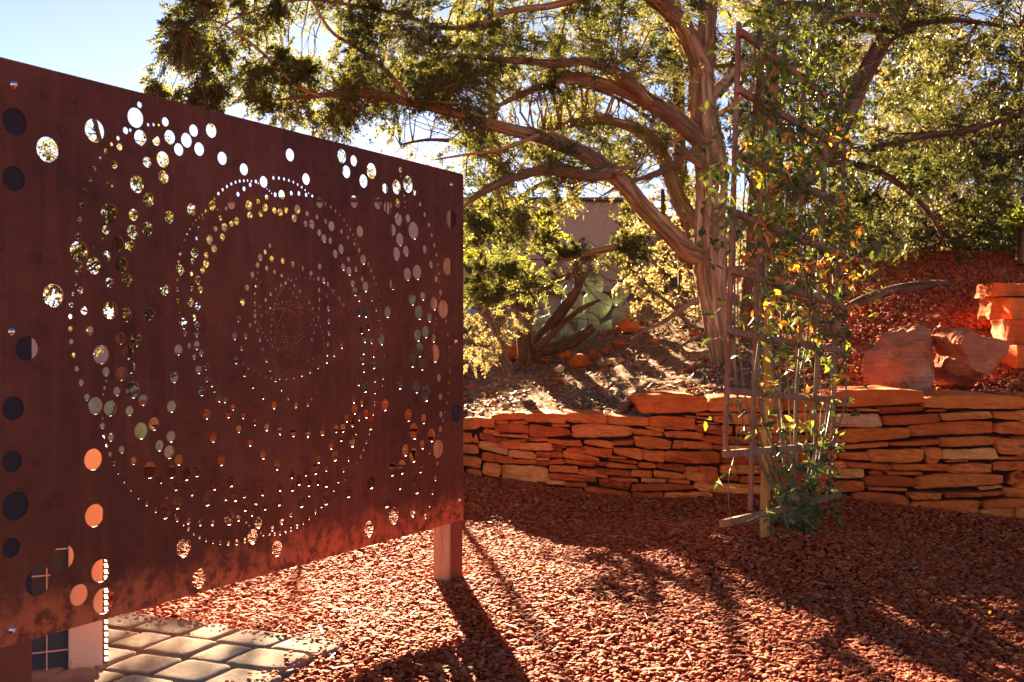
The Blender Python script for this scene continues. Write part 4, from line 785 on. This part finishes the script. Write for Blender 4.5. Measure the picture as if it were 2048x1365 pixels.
# --- other trees behind
def tree_thing(name, label, cat, limbs, zones, fol, bark, per=420, lL=.035, lW=.010, twn=60, group=None, sides=8, crown_name="crown", twigs=12, smooth=True):
    Ys0 = limbs[0][2]; Y0 = Ys0 if isinstance(Ys0, (int, float)) else Ys0[0]
    t = empty(name, P(limbs[0][0][0][0], limbs[0][0][0][1], Y0), label, cat, group); mb = MB(); S = []; Q = []
    for k, (pts, wd, Ys) in enumerate(limbs):
        pp, ro = limb(mb, pts, wd, Ys, sides=sides, seed=k * 2.3 + Y0, lobes=.18); S.append(pp); Q.append(ro)
    nd = np.vstack(S); rd = np.concatenate(Q); C, Rr_ = px_clumps(zones); dr = []
    for c0 in C: dr.append(connect(mb, nd[len(nd) // 8:], rd[len(nd) // 8:], c0, sides=4)[0])
    if twn: twiglets(mb, nd[len(nd) // 6:], twn, .4)
    mb.build("trunk", bark, t, smooth=True)
    if C:
        V, Fc, tn = sprays(C, dr, Rr_, per, lL, lW, twigs); mk(crown_name, V, Fc, fol, t, attrs={"tint": tn})
    return t
tree_thing("juniper_tree", "second juniper trunk rising straight behind the vine trellis", "tree",
    [([(1500,770),(1503,650),(1510,520),(1518,400),(1526,250),(1532,120),(1536,0),(1540,-150)], [50,46,44,42,44,44,38,26], 6.9),
     ([(1508,520),(1560,420),(1620,340),(1690,230),(1750,110),(1800,20),(1850,-80)], [26,36,42,42,40,36,28], [6.9,7.6]),
     ([(1512,440),(1580,340),(1680,310),(1760,290),(1850,272),(1930,262),(2040,230)], [18,18,16,16,16,12,6], [7.0,7.6]),
     ([(1620,330),(1720,330),(1800,370),(1860,430),(1890,490)], [16,15,13,9,4], [7.2,7.4]),
     ([(1530,160),(1470,135),(1420,130),(1380,110)], [10,8,6,3], [6.9,6.9]),
     ([(1536,10),(1640,20),(1740,60),(1900,40),(2040,60)], [22,20,17,12,6], [7.0,7.8])],
    [(1560,2100,-150,120,7.0,9.0,70,.16,.28), (1650,2100,180,330,7.2,8.6,46,.14,.24), (1480,1640,60,300,7.1,8.2,18,.12,.2), (1680,1990,310,470,7.1,7.8,40,.12,.2)],
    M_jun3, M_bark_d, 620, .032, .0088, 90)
tree_thing("slender_tree", "slender leaning trunk with pale foliage in front of the tan house", "tree",
    [([(1062,690),(1045,610),(1020,520),(1008,420),(995,340),(985,240),(980,120),(985,0)], [30,28,27,26,24,20,16,8], 8.6),
     ([(1008,420),(1080,370),(1160,350),(1260,380)], [12,10,8,4], [8.6,8.4]), ([(995,330),(930,290),(860,280),(800,290)], [12,10,7,4], [8.6,8.8])],
    [(960,1400,60,340,8.4,10.5,40,.16,.30), (700,960,60,230,8.8,10.5,16,.16,.28), (1090,1150,330,420,8.4,9.5,4,.14,.2)], M_jun2, M_bark_d, 420, .042, .012, 60)
tree_thing("juniper_tree", "dark straight trunk seen through the branches behind the big juniper", "tree",
    [([(1372,650),(1368,500),(1362,350),(1358,200),(1352,60),(1350,-100)], [30,28,27,25,22,14], 9.2), ([(1360,300),(1300,240),(1220,190),(1100,160)], [10,9,7,4], [9.2,9.8])],
    [(1100,1500,-60,330,9.0,11.5,40,.18,.32), (1280,1420,330,420,9,10,4,.16,.22)], M_jun2, M_bark_d, 400, .046, .013, 40)
tree_thing("shade_tree", "sunlit yellow leafed tree on the hillside past the trellis", "tree",
    [([(1880,520),(1876,430),(1870,330),(1858,200),(1862,80),(1880,-60)], [24,22,20,18,15,8], 9.6), ([(1870,300),(1920,230),(1990,180),(2060,160)], [12,11,8,4], 9.6), ([(1862,240),(1800,180),(1740,130)], [10,8,4], 9.6)],
    [(1780,2100,80,330,9.0,10.6,60,.2,.34)], M_jun2, M_bark_d, 260, .05, .022, 30)
tree_thing("hillside_juniper", "golden juniper filling the slope past the boulders", "tree",
    [([(1990,540),(2000,430),(2020,300),(2040,150),(2060,0)], [26,24,20,16,8], 11.0), ([(2005,380),(1920,330),(1840,300)], [12,10,4], 11.0)],
    [(1800,2250,-60,400,10.4,13.0,95,.26,.45)], M_jun2, M_bark_d, 380, .055, .016, 30)
tree_thing("hillside_juniper", "olive juniper crown behind the trellis top against the sky", "tree",
    [([(1660,560),(1668,420),(1680,280),(1690,120),(1700,-40)], [26,24,20,16,8], 12.0), ([(1675,300),(1600,230),(1560,200)], [12,9,4], 12.0)],
    [(1500,1900,30,430,11.2,13.5,85,.26,.42)], M_jun2, M_bark_d, 360, .058, .016, 20)
tree_thing("hillside_juniper", "dense far juniper low between the house and the big trunk", "tree",
    [([(1340,640),(1335,560),(1330,470),(1325,380)], [22,20,16,8], 11.4)],
    [(1270,1480,390,620,11,12.5,18,.18,.3)], M_jun2, M_bark_d, 340, .05, .015, 20)
# twisted dark shrub, drooping grey shrub, lime and pale shrubs
tree_thing("twisted_shrub", "dark twisted bare trunk sprawling on the brown terrace", "shrub",
    [([(1062,722),(1078,680),(1110,640),(1140,600),(1156,570),(1152,530),(1148,500)], [34,26,22,20,16,12,6], 7.3), ([(1052,722),(1048,660),(1062,610),(1085,580),(1118,560),(1150,545)], [30,26,18,15,12,5], 7.2),
     ([(1070,700),(1110,662),(1160,620),(1200,600)], [18,14,11,4], 7.1), ([(1050,640),(1010,590),(975,560),(940,530)], [14,11,8,4], 7.2), ([(1156,570),(1180,540),(1200,500)], [9,7,4], 7.3), ([(1120,560),(1090,520),(1100,480)], [8,6,3], 7.3)],
    [(980,1180,470,540,7.2,7.8,6,.08,.12)], M_jun, M_bark_d, 260, .025, .008, 120)
tree_thing("low_juniper", "low pale green juniper drooping behind the screen edge", "shrub",
    [([(1020,745),(1000,700),(985,650),(960,620),(930,600)], [22,18,14,9,4], 6.7), ([(1000,700),(960,690),(925,680)], [10,8,4], 6.6), ([(985,650),(1010,610),(1020,570)], [9,7,3], 6.8)],
    [(915,985,640,720,6.3,6.9,11,.07,.10), (1005,1050,640,690,6.5,6.7,4,.06,.09)], M_pale, M_twig, 420, .020, .006, 60)
tree_thing("lime_shrub", "bright lime leafed shrub glowing in front of the house wall", "shrub",
    [([(980,690),(975,620),(968,560),(960,480),(965,420)], [12,10,8,6,3], 9.4), ([(970,560),(1010,500),(1050,470)], [7,5,3], 9.4)],
    [(930,1040,420,530,9.0,10.0,10,.12,.18), (1060,1120,430,470,9.2,10,2,.12,.16)], M_lime, M_bark_d, 150, .05, .036, 20)
tree_thing("pale_shrub", "pale cream leafed shrub sprawling between cactus and juniper", "shrub",
    [([(1400,690),(1370,640),(1330,600),(1280,570),(1220,560)], [12,10,8,6,3], 7.7), ([(1370,640),(1330,560),(1290,500),(1250,460)], [8,7,5,3], 7.9), ([(1400,690),(1390,600),(1370,520)], [8,6,3], 8.0)],
    [(1255,1400,540,640,7.5,8.4,20,.10,.16), (1250,1350,440,530,7.7,8.6,10,.09,.15)], M_pale, M_twig, 120, .028, .019, 90)
for (x0, x1, y0, y1, Y0, fm, lb) in ((1650, 1860, 400, 560, 9.0, M_jun2, "sunlit brush on the slope behind the right hand cactus"), (1850, 2080, 380, 555, 9.8, M_pale, "pale golden brush at the top of the red slope"),
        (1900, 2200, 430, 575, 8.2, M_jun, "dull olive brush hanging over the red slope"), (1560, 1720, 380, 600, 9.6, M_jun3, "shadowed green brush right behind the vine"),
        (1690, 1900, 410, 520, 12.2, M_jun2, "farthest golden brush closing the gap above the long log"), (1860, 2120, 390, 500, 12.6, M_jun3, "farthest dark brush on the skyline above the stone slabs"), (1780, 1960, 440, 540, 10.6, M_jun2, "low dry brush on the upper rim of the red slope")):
    xm = (x0 + x1) / 2
    tree_thing("brush", lb, "shrub", [([(xm, y1 + 10), (xm - 10, (y0 + y1) / 2), (xm + 10, y0 + 10)], [12, 9, 4], Y0), ([(xm, y1), (xm + 50, (y0 + y1) / 2), (xm + 90, y0 + 30)], [9, 7, 3], Y0), ([(xm, y1), (xm - 50, (y0 + y1) / 2), (xm - 90, y0 + 30)], [9, 7, 3], Y0)],
        [(x0, x1, y0, y1, Y0 - .5, Y0 + .9, 46, .15, .26)], fm, M_bark_d, 260, .042, .016, 40)
# trees seen through the holes of the screen, left of the house
tree_thing("yard_tree", "gold leafed tree seen only through the screen's holes", "tree",
    [([(250,760),(245,640),(235,520),(225,400),(215,300)], [40,36,30,22,10], 8.5), ([(240,560),(180,480),(120,400),(80,320)], [16,12,8,4], [8.5,8.2]), ([(238,540),(300,460),(350,420)], [14,10,5], 8.6), ([(215,330),(190,240),(185,180)], [12,10,6], 8.4), ([(222,380),(300,280),(380,230)], [9,7,3], 8.5)],
    [(40,320,280,640,7.8,9.3,110,.18,.3), (300,420,360,640,8,9.3,34,.15,.24)], M_jun2, M_bark_d, 300, .042, .016, 60)
tree_thing("yard_shrub", "olive shrubs row behind the wall, glimpsed through the lower holes", "shrub",
    [([(620,720),(610,620),(600,520)], [14,10,5], 7.8), ([(500,740),(480,660),(470,600)], [12,9,4], 7.6), ([(800,700),(790,600),(780,450)], [16,11,6], 8.2)],
    [(360,640,400,470,8.8,9.6,11,.10,.16), (440,560,540,640,7.8,8.8,4,.10,.15), (740,880,300,400,8.6,9.4,9,.14,.2), (250,420,720,850,6.9,7.4,8,.07,.11)], M_jun2, M_bark_d, 260, .036, .013, 20)

# ------------------------------------------------------------------ prickly pears and yucca
def pad(mb, c0, up, nrm, h, wd, th):
    up = Vector(up).normalized(); nrm = Vector(nrm); nrm = (nrm - up * nrm.dot(up)).normalized(); s = up.cross(nrm)
    V = []; nr, ns = 10, 16
    for i in range(nr + 1):
        v = i / nr; rr = math.sin(math.pi * v) ** .75 * (.72 + .5 * v) if 0 < v < 1 else .02
        for k in range(ns):
            a = 2 * math.pi * k / ns; V.append(tuple(Vector(c0) + up * h * v + s * math.cos(a) * wd / 2 * rr * .98 + nrm * math.sin(a) * th / 2 * rr ** .6))
    Fc = [(i * ns + k, i * ns + (k + 1) % ns, (i + 1) * ns + (k + 1) % ns, (i + 1) * ns + k) for i in range(nr) for k in range(ns)]
    Fc += [tuple(range(ns))[::-1], tuple(nr * ns + k for k in range(ns))]
    mb.add(V, Fc)
def cactus(label, base_px, Yc, pads, sz=1.0):
    t = empty("prickly_pear", P(*base_px, Yc), label, "cactus")
    for (a, b, dx, dz, h_, w_, tw) in pads:
        mb = MB(); pad(mb, P(a, b, Yc + random.uniform(-.12, .12)), (dx, random.uniform(-.2, .2), dz), (tw, -1, .1), h_ / F * Yc, w_ / F * Yc, 18 / F * Yc); mb.build("pad", M_cactus, t, smooth=True)
cactus("big grey green prickly pear with round pads beside the twisted shrub", (1190, 690), 8.2,
    [(1185,684,-.25,1,60,50,.3),(1215,690,.1,1,52,38,-.3),(1180,640,.3,1,62,54,.2),(1170,646,-.8,.8,66,48,0),(1150,670,-1,.45,78,48,.1),(1200,640,-.1,1,58,56,-.2),(1225,655,.6,1,58,40,.6),(1228,612,.5,1,54,36,.5),(1195,600,-.3,1,56,46,.1),(1160,625,-.5,1,60,44,.2),(1110,672,-.9,.7,56,42,0),(1265,684,1,.25,48,28,.2),(1140,690,-.6,.6,50,40,.1)])
cactus("prickly pear with pale pads uphill behind the vine's edge", (1770, 560), 8.4,
    [(1770,560,0,1,60,44,.2),(1755,520,-.4,1,60,44,0),(1785,515,.3,1,56,42,.4),(1745,480,-.2,1,54,40,.2),(1735,560,-.6,1,52,38,0),(1790,560,.5,1,48,34,.3)])
cactus("blue green prickly pear hidden behind the end of the screen", (830, 722), 9.6,
    [(830,740,0,1,70,52,.2),(815,690,-.3,1,66,50,0),(845,690,.3,1,66,48,.3),(838,640,.1,1,56,44,0),(860,740,.6,1,56,44,0),(805,640,-.2,1,50,40,.2)])
cactus("green prickly pear low behind the screen's lower holes", (300, 930), 5.2,
    [(290,930,-.1,1,90,62,.2),(320,925,.4,1,88,58,0),(275,880,-.4,1,80,60,.1),(335,870,.3,1,76,56,.3),(190,920,-.1,1,90,64,0),(200,850,.1,1,70,54,0),(260,935,-.6,1,80,60,0)])
yt_ = empty("yucca", P(2048, 500, 7.4), "spiky yellowing yucca at the edge of the slope", "plant"); n_ = 70
D = rvec(n_); D[:, 2] = np.abs(D[:, 2]) * .8 + .05; D[:, 0] *= 1.2
V, Fc = inst([(-.5, 0, .1), (.5, 0, .1), (.45, .5, 0), (0, 1, -.4), (-.45, .5, 0)], [(0, 1, 2, 3, 4)], np.tile(np.array(P(2050, 450, 7.4)), (n_, 1)) + rng.normal(0, .03, (n_, 3)), D, np.tile(np.array((0, 0, 1.)), (n_, 1)) + rvec(n_) * .2, rng.uniform(.3, .48, n_), rng.uniform(.016, .026, n_))
mk("leaves", V, Fc, M_lime, yt_, attrs={"tint": np.repeat(rng.uniform(0, 1, n_), 5)})
mb = MB(); limb(mb, [(2048, 530), (2050, 480), (2050, 445)], [34, 36, 24], 7.4); mb.build("stem", M_bark_d, yt_, smooth=True)
# logs and dead branches
def log_(name, label, cat, pts, wd, Ys, bark=M_bark_d, sides=12, tw=0):
    mb = MB(); pp, ro = limb(mb, pts, wd, Ys, sides=sides, seed=random.random() * 9)
    if tw: twiglets(mb, pp, tw, .35, -.05, .004)
    o = mb.build(name, bark, smooth=True); tag(o, label, cat); return o
log_("fallen_log", "thick dark fallen log curving below the prickly pear", "log", [(1085,702),(1120,694),(1155,678),(1188,655)], [24,26,24,16], 7.6)
M_cut = mat("cut_wood_face", (0.62, 0.24, 0.07), .8)
lt = empty("cut_log", P(1235, 735, 6.9), "short sawn branch stub with a bright orange cut end on the terrace", "log")
mb = MB(); limb(mb, [(1205,725),(1222,727),(1240,727)], [22,24,24], [7.05,6.95,6.85]); mb.build("bark", M_bark, lt, smooth=True)
c0 = P(1240.5, 727.5, 6.845); mb = MB(); mb.add([tuple(c0 + Vector((math.cos(a) * .038, -.004 * 0, math.sin(a) * .038))) for a in np.linspace(0, 6.28, 17)[:-1]], [tuple(range(16))]); mb.build("cut_face", M_cut, lt)
log_("dead_branch", "bare forked grey branch lying below the pale shrub", "branch", [(1262,680),(1290,660),(1320,648),(1345,632),(1370,612),(1400,600)], [5,7,9,11,13,14], [7.0,7.3], M_twig, 7, 14)
log_("dead_branch", "thin pale branch resting on soil near the juniper foot", "branch", [(1310,725),(1350,700),(1385,680),(1420,665)], [4,5,6,7], 6.9, M_twig, 6, 8)
log_("fallen_log", "long weathered log lying across the red slope", "log", [(1685,622),(1730,600),(1790,580),(1870,570),(1950,572)], [18,22,20,18,14], [6.6,7.4], M_bark_d, 10)

# ------------------------------------------------------------------ trellis and vine
def tp(px, py, off=0.0):
    k = (px - CX) / F; Yc = -1.578 / (k - .641); return P(px, py, Yc - off)
trel = empty("trellis", tp(1543, 1055), "tilted wooden fan trellis of brown laths standing before the wall", "trellis")
td = Vector((.641, 1, 0)).normalized(); tn_ = Vector((td.y, -td.x, 0))
def bar(name, a, b, wd, th, m, off):
    mb = MB(); box_between(mb, a + tn_ * off, b + tn_ * off, wd, th, side=td if abs((b - a).normalized().z) > .7 else Vector((0, 0, 1)))
    o = mb.build(name, m, trel); bevel(o, .0015, 1)
for (x0, y0, x1, y1) in ((1478, 45, 1450, 905), (1530, 90, 1500, 1022), (1608, 150, 1590, 890), (1655, 210, 1626, 905), (1690, 280, 1661, 984)):
    bar("lath", tp(x0, y0), tp(x1, y1), .021, .014, M_trellis, 0)
for (x0, y0, x1, y1) in ((1473, 66, 1640, 190), (1467, 180, 1660, 290), (1463, 310, 1675, 410), (1458, 426, 1680, 512), (1455, 541, 1678, 612), (1452, 664, 1678, 702), (1448, 782, 1677, 802), (1439, 908, 1675, 888), (1434, 1047, 1672, 990)):
    bar("rail", tp(x0, y0), tp(x1, y1), .024, .018, M_trellis, .0165)
bar("stake", tp(1560, 130), tp(1542, 1075), .030, .030, M_stake, -.025)
for (a, b) in ((1470, 800), (1480, 316), (1492, 545), (1495, 90), (1600, 705), (1548, 595), (1500, 430), (1530, 690), (1560, 905), (1505, 908)):
    c0 = tp(a, b, .03); mb = MB()
    for k in range(5):
        d = Vector((random.uniform(-1, 1), random.uniform(-.4, .4), random.uniform(-1, .6))).normalized() * random.uniform(.02, .035)
        box_between(mb, c0, c0 + d, .004, .002)
    mb.build("tie", M_tie, trel)
vine = empty("climbing_vine", tp(1590, 1050), "leafy green vine with orange leaves covering the trellis", "vine")
mbv = MB(); stems = []
def vstem(pts, r0, r1, jit=.01, n=5):
    p3 = [np.array(p_) + rng.normal(0, jit, 3) for p_ in pts]; pp, _ = smooth_path(p3, [1] * len(p3), n); tube(mbv, pp, np.linspace(r0, r1, len(pp)), 5); stems.append(pp)
for k, (xb_, xt) in enumerate(((1560,1480),(1575,1500),(1570,1515),(1585,1530),(1590,1560),(1592,1580),(1600,1590),(1605,1610),(1600,1630),(1610,1650),(1615,1660),(1618,1675),(1580,1545),(1588,1600),(1612,1690),(1575,1492))):
    top = random.uniform(80, 330) if k % 3 else random.uniform(40, 160)
    pts = [tp(1590 + (xb_ - 1590) * .4, 1055, .03), tp(xb_, 1000, .05), tp(xb_ * .55 + xt * .45, 930, .04), tp(xt, 800, .03), tp(xt + random.uniform(-12, 12), 600, .04), tp(xt + random.uniform(-16, 16), 400, .03), tp(xt + random.uniform(-20, 20), max(top, 60), .05)]
    vstem(pts, random.uniform(.004, .008), .002, .012)
for pts in ([(1590,1050),(1540,1030),(1500,1050),(1462,1030),(1455,960),(1470,900),(1480,820)], [(1600,200),(1680,170),(1760,120),(1800,115)], [(1640,260),(1720,300),(1770,310),(1785,330)], [(1660,420),(1700,470),(1750,540),(1790,590),(1815,600)], [(1480,300),(1440,290),(1425,330),(1415,400)],
            [(1640,230),(1720,190),(1830,160),(1960,130)], [(1480,440),(1440,420),(1420,415)], [(1560,120),(1600,60),(1640,40),(1660,20)], [(1500,100),(1530,40),(1545,0)], [(1665,600),(1720,560),(1780,560)], [(1680,700),(1692,790),(1690,850)]):
    vstem([tp(a, b, random.uniform(.0, .14)) for a, b in pts], .0022, .001, .008)
mbv.build("stems", M_vstem, vine, smooth=True)
SN = np.vstack(stems); mbp_ = MB()
def leaves(n_, px0, px1, py0, py1, bias_z, Lm, near=.10):
    P_ = []; D_ = []; t = 0
    while len(P_) < n_ and t < n_ * 40:
        t += 1; st_ = SN[rng.integers(len(SN))]; q = st_ + rng.normal(0, 1, 3) * np.array((near * .6, near, near * .6))
        px = CX + F * q[0] / q[1]; py = HY - F * (q[2] - EYE) / q[1]
        if px0 < px < px1 and py0 < py < py1 and rng.uniform() < bias_z(px, py):
            ax = q - st_; ax = ax / (np.linalg.norm(ax) + 1e-6); m_ = rng.integers(3, 6); l = np.linalg.norm(q - st_)
            if l > .03: tube(mbp_, np.array([st_, (st_ + q) / 2 + np.array((0, 0, .15 * l)), q]), np.array([.0012, .0009, .0006]), 3)
            for k in range(m_):
                P_.append(q + rng.normal(0, .008, 3)); d = ax * .7 + rvec(1)[0] * .9; d[2] -= .25; D_.append(d)
    P_ = np.array(P_); D = np.array(D_); n_ = len(P_)
    N_ = rvec(n_) * .7 + np.array((0, -.35, .75))
    T_ = [(0, 0, 0), (.34, .22, .10), (.42, .5, .10), (.22, .8, .02), (0, 1, -.15), (-.22, .8, .02), (-.42, .5, .10), (-.34, .22, .10), (0, .5, -.03)]
    F_ = [(0, 1, 2, 8), (8, 2, 3, 4), (8, 4, 5, 6), (0, 8, 6, 7)]
    Ls = rng.uniform(.55, 1.35, n_) * Lm
    V, Fc = inst(T_, F_, P_, D, N_, Ls, Ls * rng.uniform(.32, .6, n_)); return V, Fc, np.repeat(rng.uniform(0, 1, n_), 9)
V, Fc, tn = leaves(5200, 1400, 2000, -20, 1060, lambda x, y: (1.0 if y < 500 else .62 if y < 720 else .17) * (1 if 1515 < x < 1705 else .25), .037)
mk("green_leaves", V, Fc, M_vine, vine, attrs={"tint": tn})
V, Fc, tn = leaves(430, 1490, 1720, 220, 900, lambda x, y: math.exp(-((y - 480) / 260) ** 2), .040, .07)
mk("orange_leaves", V, Fc, M_vine_y, vine, attrs={"tint": tn})
V, Fc, tn = leaves(900, 1440, 1900, 0, 460, lambda x, y: 1, .036, .12)
mk("young_leaves", V, Fc, M_young, vine, attrs={"tint": tn})
mbp_.build("leaf_stalks", M_vstem, vine, smooth=True)
# fallen leaves on the gravel
n_ = 46; x = rng.uniform(-.2, 2.2, n_); y = rng.uniform(2.9, 4.7, n_); D = rvec(n_); D[:, 2] *= .15
pts = np.stack([x, y, gmound(x, y) + .016], 1)
V, Fc = inst([(0, 0, 0), (.4, .3, .1), (.3, .7, .15), (0, 1, 0), (-.3, .7, .15), (-.4, .3, .1)], [(0, 1, 2, 3, 4, 5)], pts, D, rvec(n_) * .3 + np.array((0, 0, 1)), rng.uniform(.015, .04, n_), rng.uniform(.008, .018, n_))
o = mk("fallen_leaves", V, Fc, M_vine_y, attrs={"tint": np.repeat(rng.uniform(.4, 1, n_), 6)}, kind="stuff"); tag(o, "a few dry yellow leaves dropped on the red gravel", "leaves")

n_ = 420; x = rng.uniform(-.9, 2.3, n_); y = rng.uniform(2.4, 4.9, n_); D = rvec(n_); D[:, 2] *= .12
V, Fc = inst([(-.5, 0, .3), (.5, 0, .3), (.4, 1, .3), (-.4, 1, .3), (0, .5, .9)], [(0, 1, 4), (1, 2, 4), (2, 3, 4), (3, 0, 4)], np.stack([x, y, gmound(x, y) + .012], 1), D, rvec(n_) * .2 + np.array((0, 0, 1)), rng.uniform(.012, .06, n_), rng.uniform(.0015, .005, n_))
o = mk("bark_debris", V, Fc, M_litter, attrs={"tint": np.repeat(rng.uniform(.1, 1, n_), 5)}, kind="stuff"); tag(o, "thin bark shreds and twig bits scattered on the red gravel", "debris")
# ------------------------------------------------------------------ pavers
mbp = MB(); rr_ = random.Random(5)
def w2(u, v, z): return (PV0.x + PVu.x * u + PVv.x * v, PV0.y + PVu.y * u + PVv.y * v, z)
for row in range(11):
    v0 = row * .150; u0 = -.015 + rr_.uniform(-.015, .03) + (.05 if row % 2 else 0)
    while u0 < 2.3:
        wd = rr_.choice((.112, .15, .178)); nu, nv_ = 12, 10; V = []; tz = rr_.uniform(-.003, .003); tl = rr_.uniform(-.02, .02); tm = rr_.uniform(-.02, .02)
        for j in range(nv_ + 1):
            for i in range(nu + 1):
                a = math.sin((2 * i / nu - 1) * math.pi / 2); b = math.sin((2 * j / nv_ - 1) * math.pi / 2)
                # superellipse footprint with a pillowed top
                k = (abs(a) ** 7 + abs(b) ** 7) ** (1 / 7) if (a or b) else 0; m_ = max(abs(a), abs(b)); q = m_ / k if k else 1
                ua = a * q * (wd / 2 - .0015); vb = b * q * (.075 - .0015); e = 1 - m_
                z = .040 + tz + ua * tl + vb * tm - .009 * math.exp(-e * 15) * (1 if e < .9 else 0) - (.0 if e > 0 else .05) + .0016 * mnoise.noise(Vector((ua * 60 + u0 * 9, vb * 60 + row, 0)))
                ed = .0018 * mnoise.noise(Vector((ua * 90, vb * 90, row + u0)))
                V.append(w2(u0 + wd / 2 + ua + ed, v0 + .075 + vb + ed, z))
        Fc = [(j * (nu + 1) + i, j * (nu + 1) + i + 1, (j + 1) * (nu + 1) + i + 1, (j + 1) * (nu + 1) + i) for j in range(nv_) for i in range(nu)]
        mbp.add(V, Fc, tint=rr_.uniform(0, 1)); u0 += wd
mbp.build("paver_path", M_paver, smooth=True, kind="structure")
mk("path_sand", [w2(-.0, 0, .018), w2(2.4, 0, .018), w2(2.4, 1.65, .018), w2(0, 1.65, .018)], [(0, 1, 2, 3)], M_sand, kind="structure")

# ------------------------------------------------------------------ air conditioner behind the screen
ac = empty("condenser_unit", P(100, 1365, 2.62), "tan outdoor condenser cabinet with dark coil and wire guard by the pavers", "air conditioner")
def abox(mb, x0, x1, y0, y1, z0, z1):
    V = [(x, y, z) for z in (z0, z1) for (x, y) in ((x0, y0), (x1, y0), (x1, y1), (x0, y1))]
    mb.add(V, [(3, 2, 1, 0), (4, 5, 6, 7), (0, 1, 5, 4), (1, 2, 6, 5), (2, 3, 7, 6), (3, 0, 4, 7)])
AC0 = P(205, 884, 2.6); fA = Vector((-.914, -.405, 0)); sA = Vector((-.405, .914, 0)); ztop = AC0.z
def cbox(mb, u0, u1, v0, v1, z0, z1):
    """u runs left along the grille, v runs back"""
    V = [tuple(Vector((AC0.x, AC0.y, 0)) + fA * u + sA * v + Vector((0, 0, z))) for z in (z0, z1) for (u, v) in ((u0, v0), (u1, v0), (u1, v1), (u0, v1))]
    mb.add(V, [(0, 1, 2, 3), (7, 6, 5, 4), (4, 5, 1, 0), (5, 6, 2, 1), (6, 7, 3, 2), (7, 4, 0, 3)])
for u0, u1, v0, v1 in ((0, .078, 0, .05), (.67, .72, 0, .05), (.67, .72, .67, .72), (0, .05, .67, .72)):
    mb = MB(); cbox(mb, u0, u1, v0, v1, 0, ztop); o = mb.build("corner_post", M_acm, ac); bevel(o, .004)
mb = MB(); cbox(mb, -.006, .726, -.006, .726, ztop + .001, ztop + .012); o = mb.build("lid", M_acm, ac); bevel(o, .008)
mb = MB(); cbox(mb, .02, .70, .022, .70, .005, ztop - .002); mb.build("coil", M_coil, ac)
mb = MB(); z = .04
while z < ztop - .01: cbox(mb, -.0135, -.0005, .006, .71, z, z + .0055); z += .0155
mb.build("side_louvre", M_trim, ac)
mb = MB(); u = .078 + .048
while u < .66: cbox(mb, u - .0013, u + .0013, .006, .009, .01, ztop); u += .054
z = .02
while z < ztop: cbox(mb, .0785, .6695, .010, .013, z, z + .0028); z += .062
mb.build("wire_guard", M_acm, ac)
mb = MB(); zl = P(153, 1340, 2.55).z; cbox(mb, .060, .072, -.006, -.0005, zl - .018, zl + .018)
o = mb.build("latch", M_acm, ac); bevel(o, .002)

# ------------------------------------------------------------------ house
hs = empty("house", (0, 14, 0), "low tan stucco house with flat roofs behind the junipers", "house")
def hb(name, x0, x1, y0, y1, z0, z1, m, par=hs):
    mb = MB(); abox(mb, x0, x1, y0, y1, z0, z1); return mb.build(name, m, par)
X = lambda px, Yc: (px - CX) / F * Yc
Zp = lambda py, Yc: EYE - (py - HY) / F * Yc
o = hb("wall", X(400, 14), X(1262, 14), 14, 20, -.2, Zp(402, 14), M_stucco); bevel(o, .06, 3)
o = hb("wall", X(-400, 13.2), X(410, 13.2), 13.2, 19, -.2, Zp(650, 13.2), M_stucco); bevel(o, .06, 3)
o = hb("wall", X(1200, 16), X(1560, 16), 16, 21, -.2, Zp(430, 16), M_stucco); bevel(o, .06, 3)
o = hb("parapet_cap", X(400, 14) - .04, X(1262, 14) + .04, 13.93, 20.05, Zp(402, 14) + .002, Zp(396, 14), M_trim)
hb("ledge", X(640, 14), X(1250, 14), 13.86, 13.995, Zp(590, 14), Zp(584, 14), M_trim)
for a, b in ((925, 960), (975, 1010), (1120, 1160), (1175, 1215), (1222, 1248), (700, 760)):
    wf = hb("window", X(a, 14), X(b, 14), 13.93, 13.998, Zp(675, 14), Zp(596, 14), M_trim)
    hb("pane", X(a + 3, 14), X(b - 3, 14), 13.92, 13.929, Zp(671, 14), Zp(600, 14), M_glass, wf)
